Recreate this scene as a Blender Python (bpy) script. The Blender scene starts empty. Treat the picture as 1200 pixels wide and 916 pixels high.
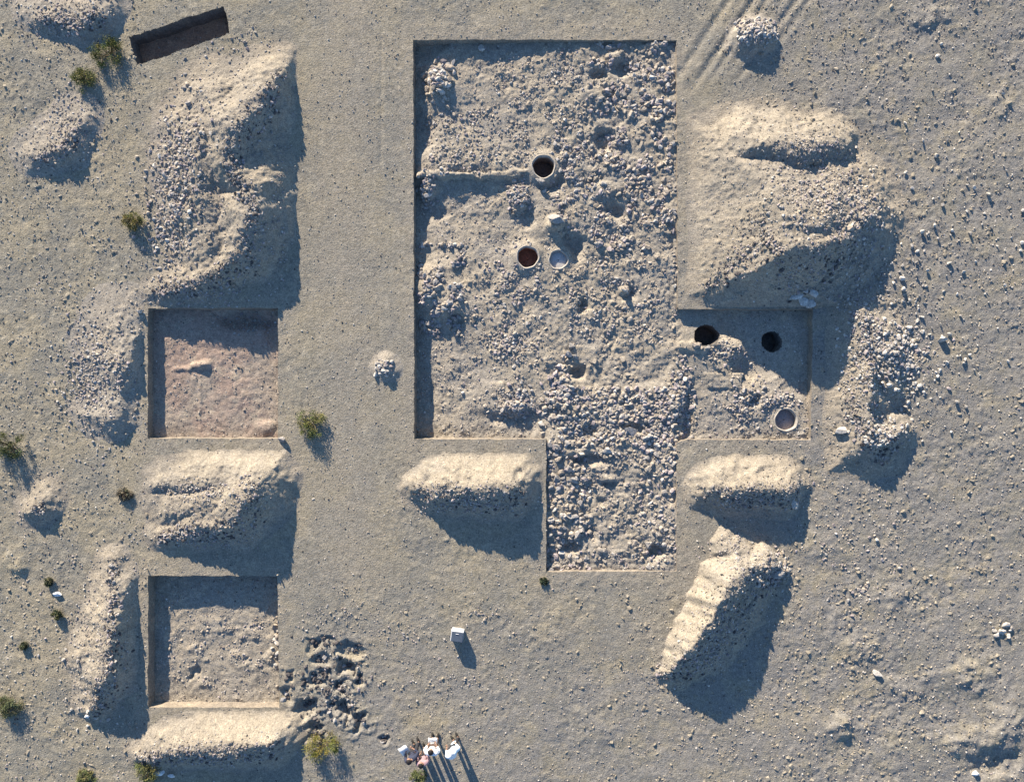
import bpy, bmesh, math, random
import numpy as np
from mathutils import Vector, Matrix

SC = bpy.context.scene
COL = SC.collection
rng = np.random.default_rng(11)
random.seed(5)
CAM_H = 27.0
ELEV = 17.0
SUN2 = np.array([-0.39, 0.92])          # horizontal direction towards the sun
SUN2 = SUN2 / np.linalg.norm(SUN2)

def P(px, py, z=0.0):
    """photo position -> point of the site (30 px per metre on the ground)"""
    s = (CAM_H - z) / CAM_H / 30.0
    return np.array([(px - 600) * s, (458 - py) * s])

# ------------------------------------------------------------------ noise
def _hash(ix, iy, seed):
    h = (ix.astype(np.int64) * 374761393 + iy.astype(np.int64) * 668265263 + seed * 974711) & 0xFFFFFFFF
    h = ((h ^ (h >> 13)) * 1274126177) & 0xFFFFFFFF
    return (h ^ (h >> 16)) & 0xFFFFFFFF

def noise(x, y, seed=0):
    """2-D gradient noise, about -1..1"""
    x0 = np.floor(x); y0 = np.floor(y)
    fx = x - x0; fy = y - y0
    u = fx * fx * fx * (fx * (fx * 6 - 15) + 10); v = fy * fy * fy * (fy * (fy * 6 - 15) + 10)
    def g(dx, dy):
        a = _hash(x0 + dx, y0 + dy, seed) * (2 * math.pi / 4294967296.0)
        return np.cos(a) * (fx - dx) + np.sin(a) * (fy - dy)
    a = g(0, 0); b = g(1, 0); c = g(0, 1); d = g(1, 1)
    return 1.5 * ((a * (1 - u) + b * u) * (1 - v) + (c * (1 - u) + d * u) * v)

def fbm(x, y, lam, octs=3, seed=0, gain=.5):
    t = 0; a = 1.0
    for k in range(octs):
        t = t + a * noise(x / lam + 17.3 * k, y / lam - 9.1 * k, seed + k * 13)
        lam *= .5; a *= gain
    return t

def sstep(t):
    t = np.clip(t, 0, 1)
    return t * t * (3 - 2 * t)

def seg_dist(x, y, a, b):
    dx, dy = b[0] - a[0], b[1] - a[1]
    L = dx * dx + dy * dy + 1e-12
    t = np.clip(((x - a[0]) * dx + (y - a[1]) * dy) / L, 0, 1)
    qx = a[0] + t * dx; qy = a[1] + t * dy
    return np.hypot(x - qx, y - qy), t, qx, qy

def in_poly(x, y, poly):
    x = np.asarray(x); y = np.asarray(y)
    a = np.array(poly)
    bb = (x >= a[:, 0].min()) & (x <= a[:, 0].max()) & (y >= a[:, 1].min()) & (y <= a[:, 1].max())
    out = np.zeros(x.shape, bool)
    if not bb.any(): return out
    x = x[bb]; y = y[bb]
    r = np.zeros(x.shape, bool)
    n = len(poly)
    for i in range(n):
        x1, y1 = poly[i]; x2, y2 = poly[(i + 1) % n]
        if y1 == y2: continue
        c = ((y1 > y) != (y2 > y)) & (x < (x2 - x1) * (y - y1) / (y2 - y1) + x1)
        r ^= c
    out[bb] = r
    return out

def PP(pts): return [tuple(P(*p)) for p in pts]

# ------------------------------------------------------------------ plan of the site
MAIN = PP([(484, 47), (793, 47), (794.5, 362), (952, 362), (950, 515.5), (806, 515), (793, 519), (793, 669.5), (640, 669.5),
           (640, 514.5), (485.5, 514.5)])
WEST = PP([(173, 361), (326, 361), (325.5, 514), (172.5, 513.5)])
SOUTH = PP([(174, 674), (325, 675), (327, 829), (174, 828.5)])
TEST = PP([(152, 44), (206, 26), (262, 8), (266, 20), (269, 38), (262, 43), (161, 77)])
STRAIGHT = [MAIN, WEST, SOUTH, TEST]
def crumbled(poly, amp, seed):
    """a dug edge is never quite straight"""
    out = []; n = len(poly); s0 = 0.0
    for i in range(n):
        a = np.array(poly[i]); b = np.array(poly[(i + 1) % n]); L = np.linalg.norm(b - a)
        nr = np.array([-(b - a)[1], (b - a)[0]]) / L
        k = max(1, int(L / .1))
        for j in range(k):
            sv = np.array([s0 + L * j / k]); z = sv * 0
            e = min(j, k - j) / 3.0
            o = amp * min(1, e) * (noise(sv / .9, z, seed)[0] * .8 + noise(sv / .33, z, seed + 1)[0] * .7 + .5 * max(0, noise(sv / .2, z, seed + 2)[0]))
            p = a + (b - a) * j / k + nr * o
            out.append((float(p[0]), float(p[1])))
        s0 += L
    return out
MAIN = crumbled(MAIN, .032, 61); WEST = crumbled(WEST, .032, 64); SOUTH = crumbled(SOUTH, .032, 67); TEST = crumbled(TEST, .05, 70)
TRENCHES = [MAIN, WEST, SOUTH, TEST]

DIPS = [(368, 757, 9, .12), (382, 752, 8, .1), (376, 772, 8, .12), (408, 781, 11, .28), (414, 760, 13, .2), (398, 806, 9, .22),
        (420, 797, 9, .2), (390, 826, 9, .22), (356, 829, 13, .26), (368, 855, 12, .24), (404, 832, 15, .32), (421, 845, 12, .25),
        (449, 866, 7, .2), (370, 797, 8, .18), (358, 800, 6, .14), (338, 790, 6, .12), (336, 813, 9, .15), (380, 788, 6, .12),
        (45, 595, 0.1, 0)]
BUMPS = [(1140, 868, 26, 14, .18), (1180, 845, 16, 26, .22), (1172, 893, 24, 18, -.28), (1140, 898, 12, 12, -.12), (1110, 868, 14, 10, .12), (1060, 805, 30, 12, .12), (985, 850, 16, 12, .22),
         (1045, 700, 20, 10, .1), (1090, 20, 22, 10, .15), (1170, 120, 16, 12, .12), (20, 660, 16, 14, .15), (1140, 790, 30, 14, .14),
         (960, 640, 30, 14, .08), (1010, 760, 26, 12, .1), (700, 860, 40, 16, .06), (760, 60, 10, 8, 0.0)]

def ground_h(x, y):
    px = x * 30 + 600; py = 458 - y * 30
    rough = .75 + .25 * fbm(x, y, 5, 2, 91)
    rough = rough + .75 * sstep((px - 860) / 200) + .35 * sstep((py - 620) / 150) * sstep((px - 330) / 60)
    rough = rough + .3 * sstep((170 - px) / 120)
    path = sstep(1 - np.abs(px - 405) / 85) * sstep((720 - py) / 60)
    rough = np.clip(rough * (1 - .6 * path), .2, 2.3)
    far = np.hypot(x, y)
    fade = 1 - .0 * far
    h = .06 * noise(x / 9, y / 9, 3) + .022 * noise(x / 2.6, y / 2.6, 4) * (.4 + rough)
    patch = .45 + .75 * sstep(.5 + .8 * noise(x / 1.7, y / 1.7, 9) + .5 * noise(x / .7, y / .7, 10))
    h = h + rough * (.014 * noise(x / .85, y / .85, 5) + patch * (.013 * noise(x / .4, y / .4, 6) + .0095 * noise(x / .21, y / .21, 7)
                     + .0075 * noise(x / .12, y / .12, 8)))
    # small clods
    c = noise(x / .27, y / .27, 21) + .5 * noise(x / .13, y / .13, 22)
    h = h + .05 * rough * patch * np.clip(c - .6, 0, 1)
    # wheel ruts at the upper right
    for off, dep in ((0, .05), (14, .03), (52, .045), (66, .03), (-30, .03)):
        a = P(800 + off, 120 - off * .2); b = P(905 + off, -30)
        d, t, _, _ = seg_dist(x, y, a, b)
        w = .12 + .03 * noise(x / 1.1, y / 1.1, 40)
        h = h - dep * np.exp(-(d / w) ** 2) * sstep(3 * t) + .4 * dep * np.exp(-((d - .28) / .12) ** 2) * sstep(3 * t)
    # faint old edge of a track
    d, t, _, _ = seg_dist(x, y, P(447, 45), P(446, 190))
    h = h - .018 * np.exp(-(d / .06) ** 2)
    dwx = .28 * noise(x / .5, y / .5, 52); dwy = .28 * noise(x / .5, y / .5, 53)
    for (cx, cy, r, dep) in DIPS:
        if dep == 0: continue
        c = P(cx, cy); rr = r / 30 * .85
        d = np.hypot((x + dwx - c[0]) * (1 + .25 * math.sin(cx)), y + dwy - c[1]) / rr * (1 + .35 * noise(x / .35 + cx, y / .35, 50) + .25 * noise(x / .16, y / .16, 56))
        h = h - .75 * dep * sstep(1.25 - d) + .12 * dep * np.exp(-((d - 1.35) / .3) ** 2)
    for (cx, cy, rx, ry, dz) in BUMPS:
        if dz == 0: continue
        c = P(cx, cy)
        d2 = ((x + dwx - c[0]) * 30 / rx) ** 2 + ((y + dwy - c[1]) * 30 / ry) ** 2
        b = np.exp(-d2 * (1 + .3 * noise(x / .6, y / .6, 51)))
        h = h + b * (.75 * dz + .3 * dz * noise(x / .5, y / .5, 54) + .15 * dz * noise(x / .22, y / .22, 55))
    # far land rolls gently
    h = h + .9 * sstep((far - 40) / 200) * noise(x / 60, y / 60, 60)
    return h

# ------------------------------------------------------------------ spoil heaps: crest lines (photo x, y, height), slopes
HS = 1.0
HEAPS = [
 dict(key='north_west', label='long spoil heap north of the western square trench, rubble down its west slope',
      crest=[(331, 84, .3), (314, 102, .75), (269, 150, 1.12), (262, 188, 1.0), (292, 222, .95), (290, 250, 1.05), (284, 290, .85), (240, 325, .5), (182, 345, .12)],
      third=[(252, 120, .6), (238, 160, .75), (232, 200, .72), (235, 240, .66), (245, 285, .6), (245, 310, .5)], sun=.47, lee=.9, clip=[('s', 356), ('e', 345)], stones=[(900, (208, 225, 38, 115, 8), .035, .1), (500, (255, 200, 70, 140, 0), .02, .06),
      (260, (235, 345, 60, 22, 0), .02, .06), (120, (330, 250, 8, 90, 0), .02, .06)]),
 dict(key='centre', label='lens shaped sandy spoil heap just south of the big trench, left of its south annex',
      crest=[(488, 572, .35), (515, 571, .72), (560, 573, .88), (594, 571, .9), (610, 564, .5)], sun=.85, lee=.85, clip=[('n', 534), ('e', 634)],
      stones=[(420, (550, 588, 75, 16, 0), .02, .06), (160, (550, 556, 70, 14, 0), .012, .03)]),
 dict(key='west', label='broad spoil heap between the two square trenches on the left, stony band along its top',
      crest=[(183, 632, .12), (225, 618, .5), (268, 608, .92), (286, 584, 1.05), (300, 562, .6)], sun=.5, lee=.85, clip=[('n', 530), ('s', 668)],
      second=[(190, 568, .3), (240, 568, .6), (280, 564, .66)], third=[(205, 598, .4), (250, 590, .7), (272, 582, .8)],
      stones=[(260, (245, 573, 60, 13, 0), .02, .06), (260, (235, 628, 55, 12, 5), .02, .06), (200, (230, 590, 60, 30, 0), .015, .045), (90, (300, 570, 18, 22, 0), .02, .06)]),
 dict(key='south_west', label='spoil heap at the bottom left, just below the southern square trench',
      crest=[(165, 886, .3), (200, 880, .62), (260, 877, .74), (308, 871, .82), (327, 862, .4)], sun=.8, lee=.8, clip=[('n', 836)],
      stones=[(240, (245, 880, 75, 14, 0), .02, .06), (160, (245, 862, 75, 14, 0), .012, .035)]),
 dict(key='far_west', label='narrow ridge shaped spoil heap left of the southern square trench',
      crest=[(132, 660, .2), (130, 700, .48), (128, 745, .72), (119, 795, .85), (108, 832, .3)], sun=.5, lee=.9, clip=[('e', 160)],
      stones=[(260, (105, 740, 26, 90, 0), .015, .05), (90, (130, 740, 14, 60, 0), .02, .05)]),
 dict(key='stony_west', label='low stony spoil heap along the west side of the western square trench',
      crest=[(140, 392, .25), (143, 430, .38), (138, 462, .2), (130, 492, .36)], sun=.2, lee=.7, clip=[('e', 165)],
      stones=[(800, (108, 440, 46, 72, 8), .022, .075)]),
 dict(key='east', label='largest spoil heap, sandy with a rubble strewn hollow, right of the big trench',
      crest=[(826, 342, .1), (860, 300, .95), (888, 245, 1.65), (915, 283, 1.92), (955, 290, 1.65), (998, 270, 1.1)], sun=.5, lee=1.0,
      second=[(878, 140, .35), (888, 170, 1.08), (936, 174, 1.05), (980, 168, .75)], sun2=.66, lee2=.8,
      third=[(903, 248, 1.62), (930, 262, 1.66), (960, 262, 1.5), (988, 245, 1.0), (1002, 255, .95)],
      clip=[('s', 359), ('w', 811)],
      stones=[(750, (945, 245, 60, 48, 0), .025, .07), (420, (995, 265, 34, 75, 0), .03, .085), (300, (940, 185, 55, 18, 0), .02, .06),
              (300, (870, 240, 45, 80, 0), .012, .035), (260, (930, 325, 60, 26, 0), .015, .05), (150, (1000, 360, 25, 30, 0), .03, .09)]),
 dict(key='stony_east', label='very stony spoil heap east of the annex, pale boulders down its east slope',
      crest=[(1008, 370, .5), (1012, 408, .75), (1000, 450, 1.05), (1004, 488, .92), (1030, 512, .62), (1052, 503, .42)], third=[(1012, 385, .5), (1035, 415, .5), (1040, 450, .4)], sun=.85, lee=.5, clip=[('w', 972)],
      stones=[(420, (1055, 425, 48, 55, -15), .035, .11), (160, (1015, 400, 30, 40, 0), .03, .09), (170, (1025, 505, 32, 22, 0), .03, .1), (120, (1000, 440, 22, 60, 0), .02, .06)]),
 dict(key='east_annex', label='small spoil heap just south of the east annex, sandy top and stony south face',
      crest=[(824, 578, .3), (846, 573, .66), (885, 572, .74), (922, 574, .72), (936, 570, .35)], sun=.8, lee=.85, clip=[('n', 536)],
      stones=[(260, (878, 586, 55, 12, 0), .02, .06), (120, (880, 560, 55, 12, 0), .012, .035), (60, (925, 570, 16, 16, 0), .02, .05)]),
 dict(key='diagonal', label='steep diagonal spoil heap at lower right, sunlit sandy west face and dark rocky east face',
      crest=[(900, 656, .62), (868, 670, 1.1), (836, 704, 1.5), (812, 742, 1.28), (794, 768, .8), (772, 791, .12)], sun=2.3, lee=.6, clip=[('base', ((838, 628), (762, 796)))], toe=.05,
      second=[(850, 634, .32), (868, 660, .7)], sun2=.85, lee2=.9,
      stones=[(420, (835, 745, 26, 62, 32), .02, .07), (150, (900, 668, 24, 22, 0), .04, .11), (200, (858, 645, 30, 20, 0), .02, .06), (110, (820, 715, 16, 60, 32), .012, .03)]),
 dict(key='corner', label='low stony mound in the top left corner above two green bushes',
      crest=[(48, 22, .22), (90, 26, .3), (118, 12, .34)], sun=.25, lee=.7, clip=[], stones=[(260, (80, 25, 50, 26, 0), .025, .07)]),
 dict(key='little_west', label='low mound with a stony crest left of the long northern spoil heap',
      crest=[(42, 186, .22), (72, 172, .34), (92, 148, .25)], sun=.3, lee=.7, clip=[], stones=[(260, (78, 150, 36, 46, 0), .02, .06)]),
 dict(key='tiny_west', label='tiny earth mound near the left edge, west of the broad spoil heap',
      crest=[(40, 602, .32), (50, 592, .3)], sun=.45, lee=.9, clip=[], stones=[(50, (45, 600, 16, 16, 0), .015, .05)]),
 dict(key='cairn_north', label='cone shaped pile of pale stones near the top edge, right of the big trench', pile=True,
      crest=[(878, 40, .4), (893, 40, .42)], sun=.75, lee=.85, clip=[], stones=[(190, (886, 40, 24, 16, 0), .05, .105)]),
 dict(key='cairn_small', label='small pile of pale stones on bare ground left of the big trench', pile=True,
      crest=[(451, 430, .22)], sun=.8, lee=.8, clip=[], stones=[(42, (451, 431, 11, 10, 0), .05, .1)]),
]
for h in HEAPS:
    h['pts'] = [(*P(a, b, z * HS), z * HS) for a, b, z in h['crest']]
    h['pts3'] = [(*P(a, b, z * HS), z * HS) for a, b, z in h.get('third', [])]
    h['pts2'] = [(*P(a, b, z * HS), z * HS) for a, b, z in h.get('second', [])]
    allp = h['pts'] + h['pts2']
    m = max(p[2] for p in allp) / min(h['sun'], .5) + .8
    h['box'] = (min(p[0] for p in allp) - m, max(p[0] for p in allp) + m, min(p[1] for p in allp) - m, max(p[1] for p in allp) + m)

def _crest_field(x, y, pts, s_sun, s_lee):
    best = np.full(np.shape(x), -9.0)
    segs = list(zip(pts[:-1], pts[1:])) if len(pts) > 1 else [(pts[0], pts[0])]
    for a, b in segs:
        d, t, qx, qy = seg_dist(x, y, a, b)
        H = a[2] + (b[2] - a[2]) * t
        ux = (x - qx) / (d + 1e-6); uy = (y - qy) / (d + 1e-6)
        w = .5 + .5 * np.clip((ux * SUN2[0] + uy * SUN2[1]) * 1.3, -1, 1)
        s = s_lee + (s_sun - s_lee) * w
        r = .3
        f = H - s * (np.sqrt(d * d + r * r) - r)
        best = np.maximum(best, f)
    return best

def heap_raw(h, x, y):
    k = hash_key(h['key'])
    wx = x + .16 * noise(x / .9, y / .9, k) + .07 * noise(x / .3, y / .3, k + 1)
    wy = y + .16 * noise(x / .9, y / .9, k + 2) + .07 * noise(x / .3, y / .3, k + 3)
    f = _crest_field(wx, wy, h['pts'], h['sun'], h['lee'])
    if h['pts2']:
        f = np.maximum(f, _crest_field(wx, wy, h['pts2'], h.get('sun2', h['sun']), h.get('lee2', h['lee'])))
    if h['pts3']:
        f = np.maximum(f, _crest_field(wx, wy, h['pts3'], .38, .5))
    for side, v in h['clip']:
        jx = x + .1 * noise(y / .5, y * 0, k + 11); jy = y + .1 * noise(x / .5, x * 0, k + 12)
        if side == 'base':
            A = P(*v[0]); B = P(*v[1]); t = (B - A) / np.linalg.norm(B - A)
            bend = .22 * noise(y / 1.1, y * 0, k + 14) + .08 * noise(x / .35, y / .35, k + 15)
            f = np.minimum(f, ((jx - A[0]) * -t[1] + (jy - A[1]) * t[0] + bend) * 1.9)
        if side == 's': f = np.minimum(f, (jy - P(0, v)[1]) * 1.5)
        if side == 'n': f = np.minimum(f, (P(0, v)[1] - jy) * 1.0)
        if side == 'e': f = np.minimum(f, (P(v, 0)[0] - jx) * 1.4)
        if side == 'w': f = np.minimum(f, (x + .12 * noise(x / 1.6, y / 1.6, k + 13) - P(v, 0)[0]) * .55)
    return f

def hash_key(s): return sum(ord(c) * (i + 3) for i, c in enumerate(s)) % 997 + 100

def heap_field(h, x, y):
    """height over the ground, slightly negative away from the heap"""
    f = heap_raw(h, x, y)
    k = hash_key(h['key'])
    body = np.clip(f / .25, 0, 1)
    f = f + body * (.035 * noise(x / .7, y / .7, k + 5) + .026 * noise(x / .3, y / .3, k + 6) + .02 * noise(x / .15, y / .15, k + 7))
    c = noise(x / .2, y / .2, k + 8) + .5 * noise(x / .1, y / .1, k + 9)
    f = f + body * .09 * np.clip(c - .35, 0, 1)
    q = h.get('toe', .085)
    out = q * np.logaddexp(0, f / q) - .02
    for poly in STRAIGHT[:3]:
        a = np.array(poly); m = (x > a[:, 0].min() - .5) & (x < a[:, 0].max() + .5) & (y > a[:, 1].min() - .5) & (y < a[:, 1].max() + .5)
        if m.any():
            d = poly_dist(x[m], y[m], poly)[0]; d = np.where(in_poly(x[m], y[m], poly), -d, d)
            out[m] = np.minimum(out[m], (d - .06) * .9 - .01)
    return out

# ------------------------------------------------------------------ trench floors
MAIN_CP = [(490, 60, -.45), (494, 100, -.55), (490, 150, -.58), (515, 95, -.12), (530, 75, -.27), (560, 75, -.24), (605, 75, -.22), (632, 62, -.2),
 (645, 62, -.12), (690, 62, -.12), (715, 64, -.2), (745, 60, -.16), (785, 62, -.16), (540, 150, -.28), (580, 150, -.22), (610, 175, -.16), (560, 190, -.14), (520, 193, -.16), (590, 193, -.12), (530, 218, -.38), (560, 220, -.38), (590, 222, -.34),
 (650, 120, -.14), (700, 110, -.1), (760, 100, -.08), (785, 150, -.05), (700, 150, -.16), (750, 200, -.08), (785, 250, -.07), (690, 200, -.14),
 (490, 240, -.6), (540, 250, -.38), (580, 270, -.36), (600, 225, -.2), (490, 300, -.4), (510, 330, -.1), (530, 350, -.1), (490, 400, -.56), (505, 400, -.55),
 (490, 460, -.62), (490, 510, -.58), (540, 440, -.44), (560, 500, -.42), (590, 470, -.2), (610, 465, -.17), (622, 500, -.33), (635, 510, -.2),
 (560, 330, -.26), (600, 345, -.2), (600, 400, -.2), (640, 330, -.16), (640, 380, -.2), (640, 430, -.14), (680, 400, -.24), (660, 260, -.08),
 (700, 300, -.2), (750, 300, -.12), (785, 310, -.08), (720, 350, -.24), (760, 400, -.2), (785, 350, -.12), (700, 440, -.28), (760, 440, -.26),
 (665, 470, -.1), (700, 470, -.12), (760, 465, -.08), (792, 470, -.05), (650, 520, -.08), (700, 530, -.16), (740, 520, -.1), (785, 540, -.06), (648, 600, -.12),
 (700, 580, -.22), (740, 590, -.2), (785, 620, -.08), (648, 655, -.22), (700, 650, -.2), (750, 650, -.2), (785, 660, -.08),
 (812, 372, -.26), (850, 380, -.4), (906, 380, -.4), (940, 375, -.3), (800, 400, -.14), (820, 410, -.12), (850, 415, -.16), (880, 430, -.42), (940, 450, -.38),
 (812, 470, -.3), (812, 505, -.3), (850, 500, -.26), (880, 470, -.16), (905, 472, -.14), (935, 475, -.2), (945, 505, -.2), (900, 508, -.24), (830, 470, -.22)]
MAIN_CPW = [(*P(a, b, z), z) for a, b, z in MAIN_CP]
# narrow features: (x, y, rx, ry, dz)
MAIN_SPOT = [(511, 98, 14, 22, .1), (672, 290, 15, 15, -.32), (652, 262, 12, 9, .22), (645, 212, 16, 13, -.2), (672, 205, 10, 8, .05), (707, 165, 13, 13, -.26),
 (700, 88, 9, 7, -.2), (730, 82, 14, 8, -.18), (722, 68, 12, 6, .12), (720, 248, 12, 9, -.22), (708, 222, 16, 12, .12), (683, 358, 7, 9, -.22), (738, 345, 9, 8, -.12), (731, 340, 7, 5, .15),
 (676, 436, 9, 9, -.28), (690, 505, 9, 9, -.16), (690, 538, 22, 8, -.2), (678, 530, 20, 6, .08), (715, 568, 11, 6, -.16), (710, 560, 12, 5, .1), (705, 588, 6, 5, -.1), (770, 645, 10, 8, -.25), (690, 625, 10, 10, -.12),
 (745, 500, 18, 6, -.16), (668, 640, 13, 10, -.2), (805, 490, 7, 24, -.14), (790, 480, 6, 30, .05), (540, 318, 8, 16, -.12), (525, 360, 10, 14, .06), (535, 375, 10, 10, -.2), (595, 490, 20, 8, -.12), (604, 478, 18, 8, .12),
 (609, 232, 11, 16, .15), (620, 252, 9, 16, -.12), (850, 402, 20, 8, .12), (862, 412, 14, 10, .08), (875, 452, 20, 12, .06), (884, 470, 8, 8, -.14), (500, 222, 10, 14, .22), (513, 248, 12, 9, -.08), (700, 115, 40, 8, .03), (718, 115, 8, 14, -.1), (500, 350, 6, 40, .05)]
MAIN_SPOTW = [(*P(a, b, -.2), rx / 30, ry / 30, dz) for a, b, rx, ry, dz in MAIN_SPOT]
def R_(a, b, w, z0, z1): return (P(*a, -.1), P(*b, -.1), w / 30, z0, z1)
MAIN_RIDGE = [R_((492, 204), (522, 203), 4.5, -.14, -.12), R_((520, 203), (585, 205), 3.2, -.12, -.1), R_((585, 205), (622, 199), 4, -.1, -.06),
              R_((648, 203), (660, 180), 4, -.06, -.08), R_((800, 405), (825, 408), 7, -.06, -.04), R_((826, 410), (852, 440), 3, -.12, -.14),
              R_((588, 452), (604, 480), 5, -.12, -.1)]
OVENS = [dict(c=(637, 195), r=.44, rim=-.03, bottom=-.95, label='dark round clay oven sunk at the east end of the thin mud wall', mat='dark'),
         dict(c=(618.5, 301), r=.42, rim=-.07, bottom=-.75, label='round clay oven with reddish dark inside, left one of the neighbouring pair', mat='red'),
         dict(c=(654.5, 304), r=.36, rim=-.12, bottom=-.30, label='clay oven filled nearly to its rim with pale ash, beside the reddish one', mat='ash'),
         dict(c=(921.5, 492), r=.43, rim=-.14, bottom=-.42, label='shallow round clay oven with flat mauve floor in the southeast corner of the annex', mat='mauve')]
for o in OVENS: o['w'] = P(*o['c'], o['rim'])

def circle(c, r, n, wob=0, seed=0, ax=1, ay=1):
    out = []
    for i in range(n):
        a = 2 * math.pi * i / n
        rr = r * (1 + wob * (math.sin(2 * a + seed) + .7 * math.sin(3 * a + seed * 2.1) + .5 * math.sin(5 * a + seed * 1.3)) / 2)
        out.append((c[0] + rr * ax * math.cos(a), c[1] + rr * ay * math.sin(a)))
    return out
PITS = [dict(poly=circle(P(828, 393, -.2), .5, 30, .13, 1.0, 1.0, .88), c=P(828, 393, -.2), label='irregular dark storage pit in the west half of the shaded annex floor'),
        dict(poly=circle(P(906, 400, -.2), .42, 30, .07, 2.2, .95, 1.02), c=P(906, 400, -.2), label='round dark storage pit in the middle of the shaded annex floor')]

def main_floor(x, y):
    num = 0; den = 0
    for cx, cy, cz in MAIN_CPW:
        w = 1 / ((x - cx) ** 2 + (y - cy) ** 2 + .05) ** 1.6
        num = num + w * cz; den = den + w
    z = num / den
    wx = x + .1 * noise(x / .45, y / .45, 301); wy = y + .1 * noise(x / .45, y / .45, 302)
    for cx, cy, rx, ry, dz in MAIN_SPOTW:
        d = np.hypot((wx - cx) / rx, (wy - cy) / ry)
        z = z + dz * sstep(1.35 - d)
    for a, b, w, z0, z1 in MAIN_RIDGE:
        d, t, _, _ = seg_dist(wx, wy + .05 * noise(x / .17, y / .17, 303), a, b)
        top = z0 + (z1 - z0) * t
        k = sstep((1.25 - d / w) / .6)
        z = z + k * np.maximum(top - z, 0)
    # little dug step in the annex
    st = PP([(826, 436.5, ), (874, 437), (868, 456), (832, 455)])
    ins = in_poly(x, y, st)
    z = np.where(ins, np.maximum(z, -.16), z)
    # rough surface
    px = x * 30 + 600; py = 458 - y * 30
    rg = .7 + .5 * sstep(.5 + noise(x / 1.6, y / 1.6, 310))
    rg = rg + .35 * sstep((px - 630) / 40) * (px < 800)
    rg = np.where((px > 800) & (py < 440), .25, rg)
    z = z + rg * (.025 * noise(x / 1.3, y / 1.3, 315) + .042 * noise(x / .6, y / .6, 311) + .014 * noise(x / .28, y / .28, 312) + .018 * noise(x / .14, y / .14, 313))
    c = noise(x / .2, y / .2, 314)
    c2 = noise(x / .11, y / .11, 316)
    z = z + rg * (.07 * np.clip(c - .35, 0, 1) + .035 * np.clip(c2 - .2, 0, 1))
    for o in OVENS:
        c = o['w']; d = np.hypot(x - c[0], y - c[1])
        k = sstep((o['r'] + .45 - d) / .4)
        z = z * (1 - k) + k * (o['rim'] - .02 - .2 * np.clip(d - o['r'] - .05, 0, .4))
    c = OVENS[3]['w']
    return z

def west_floor(x, y):
    z = -.42 + .04 * noise(x / 1.5, y / 1.5, 401)
    for cx, cy, rx, ry, dz in ((285, 374, 34, 12, -.3), (318, 385, 8, 18, -.1), (233, 428, 12, 4, .12), (240, 425, 7, 4, .08), (310, 500, 12, 8, .1), (250, 400, 22, 6, .05),
                               (233, 470, 2, 30, .03), (280, 470, 30, 30, .03), (215, 432, 14, 3, .05)):
        c = P(cx, cy, -.3)
        d = np.hypot((x - c[0]) * 30 / rx, (y - c[1]) * 30 / ry) + .2 * noise(x / .4, y / .4, 402)
        z = z + dz * sstep(1.4 - d)
    return z + .014 * noise(x / .5, y / .5, 403) + .016 * noise(x / .22, y / .22, 404) + .008 * noise(x / .12, y / .12, 405) + .03 * np.clip(noise(x / .18, y / .18, 406) - .4, 0, 1)

def south_floor(x, y):
    z = -.46 + .03 * noise(x / 1.5, y / 1.5, 411)
    for cx, cy, rx, ry, dz in ((233, 740, 10, 8, .1), (262, 737, 12, 7, .12), (293, 740, 12, 8, .12), (230, 765, 9, 9, .08), (275, 772, 10, 8, .08), (295, 780, 9, 8, .09),
                               (318, 768, 8, 14, .16), (195, 708, 7, 12, .12), (237, 803, 9, 5, .1), (228, 790, 6, 6, -.12), (320, 748, 6, 8, .12), (245, 700, 14, 4, .04)):
        c = P(cx, cy, -.35)
        d = np.hypot((x + .25 * noise(x / .4, y / .4, 417) - c[0]) * 30 / rx, (y + .25 * noise(x / .4, y / .4, 418) - c[1]) * 30 / ry) + .3 * noise(x / .25, y / .25, 412)
        z = z + (.45 if dz > 0 else 1) * dz * sstep(1.4 - d)
    return z + .026 * noise(x / .5, y / .5, 413) + .018 * noise(x / .22, y / .22, 414) + .009 * noise(x / .12, y / .12, 415) + .04 * np.clip(noise(x / .18, y / .18, 416) - .35, 0, 1)

def test_floor(x, y):
    return -.62 + .05 * noise(x / .8, y / .8, 421) + .02 * noise(x / .2, y / .2, 422)

FLOORS = [main_floor, west_floor, south_floor, test_floor]

def surface_z(x, y):
    z = ground_h(x, y)
    zz = z.copy()
    for h in HEAPS:
        x0, x1, y0, y1 = h['box']
        m = (x > x0) & (x < x1) & (y > y0) & (y < y1)
        if m.any(): zz[m] = np.maximum(zz[m], z[m] + heap_field(h, x[m], y[m]))
    for poly, fl in zip(TRENCHES, FLOORS):
        m = in_poly(x, y, poly)
        if m.any(): zz[m] = fl(x[m], y[m])
    return zz

# ------------------------------------------------------------------ materials
def new_mat(name):
    m = bpy.data.materials.new(name); m.use_nodes = True
    nt = m.node_tree
    b = nt.nodes['Principled BSDF']
    b.inputs['Roughness'].default_value = 1.0
    b.inputs['Specular IOR Level'].default_value = 0.05
    return m, nt, b

def nd(nt, t, **kw):
    n = nt.nodes.new(t)
    for k, v in kw.items(): setattr(n, k, v)
    return n

def mixc(nt, fac, a, b, mode='MIX'):
    n = nd(nt, 'ShaderNodeMix', data_type='RGBA', blend_type=mode)
    for i, v in ((0, fac), (6, a), (7, b)):
        if isinstance(v, bpy.types.NodeSocket): nt.links.new(v, n.inputs[i])
        elif i == 0: n.inputs[0].default_value = v
        else: n.inputs[i].default_value = (*v, 1)
    return n.outputs[2]

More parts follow.
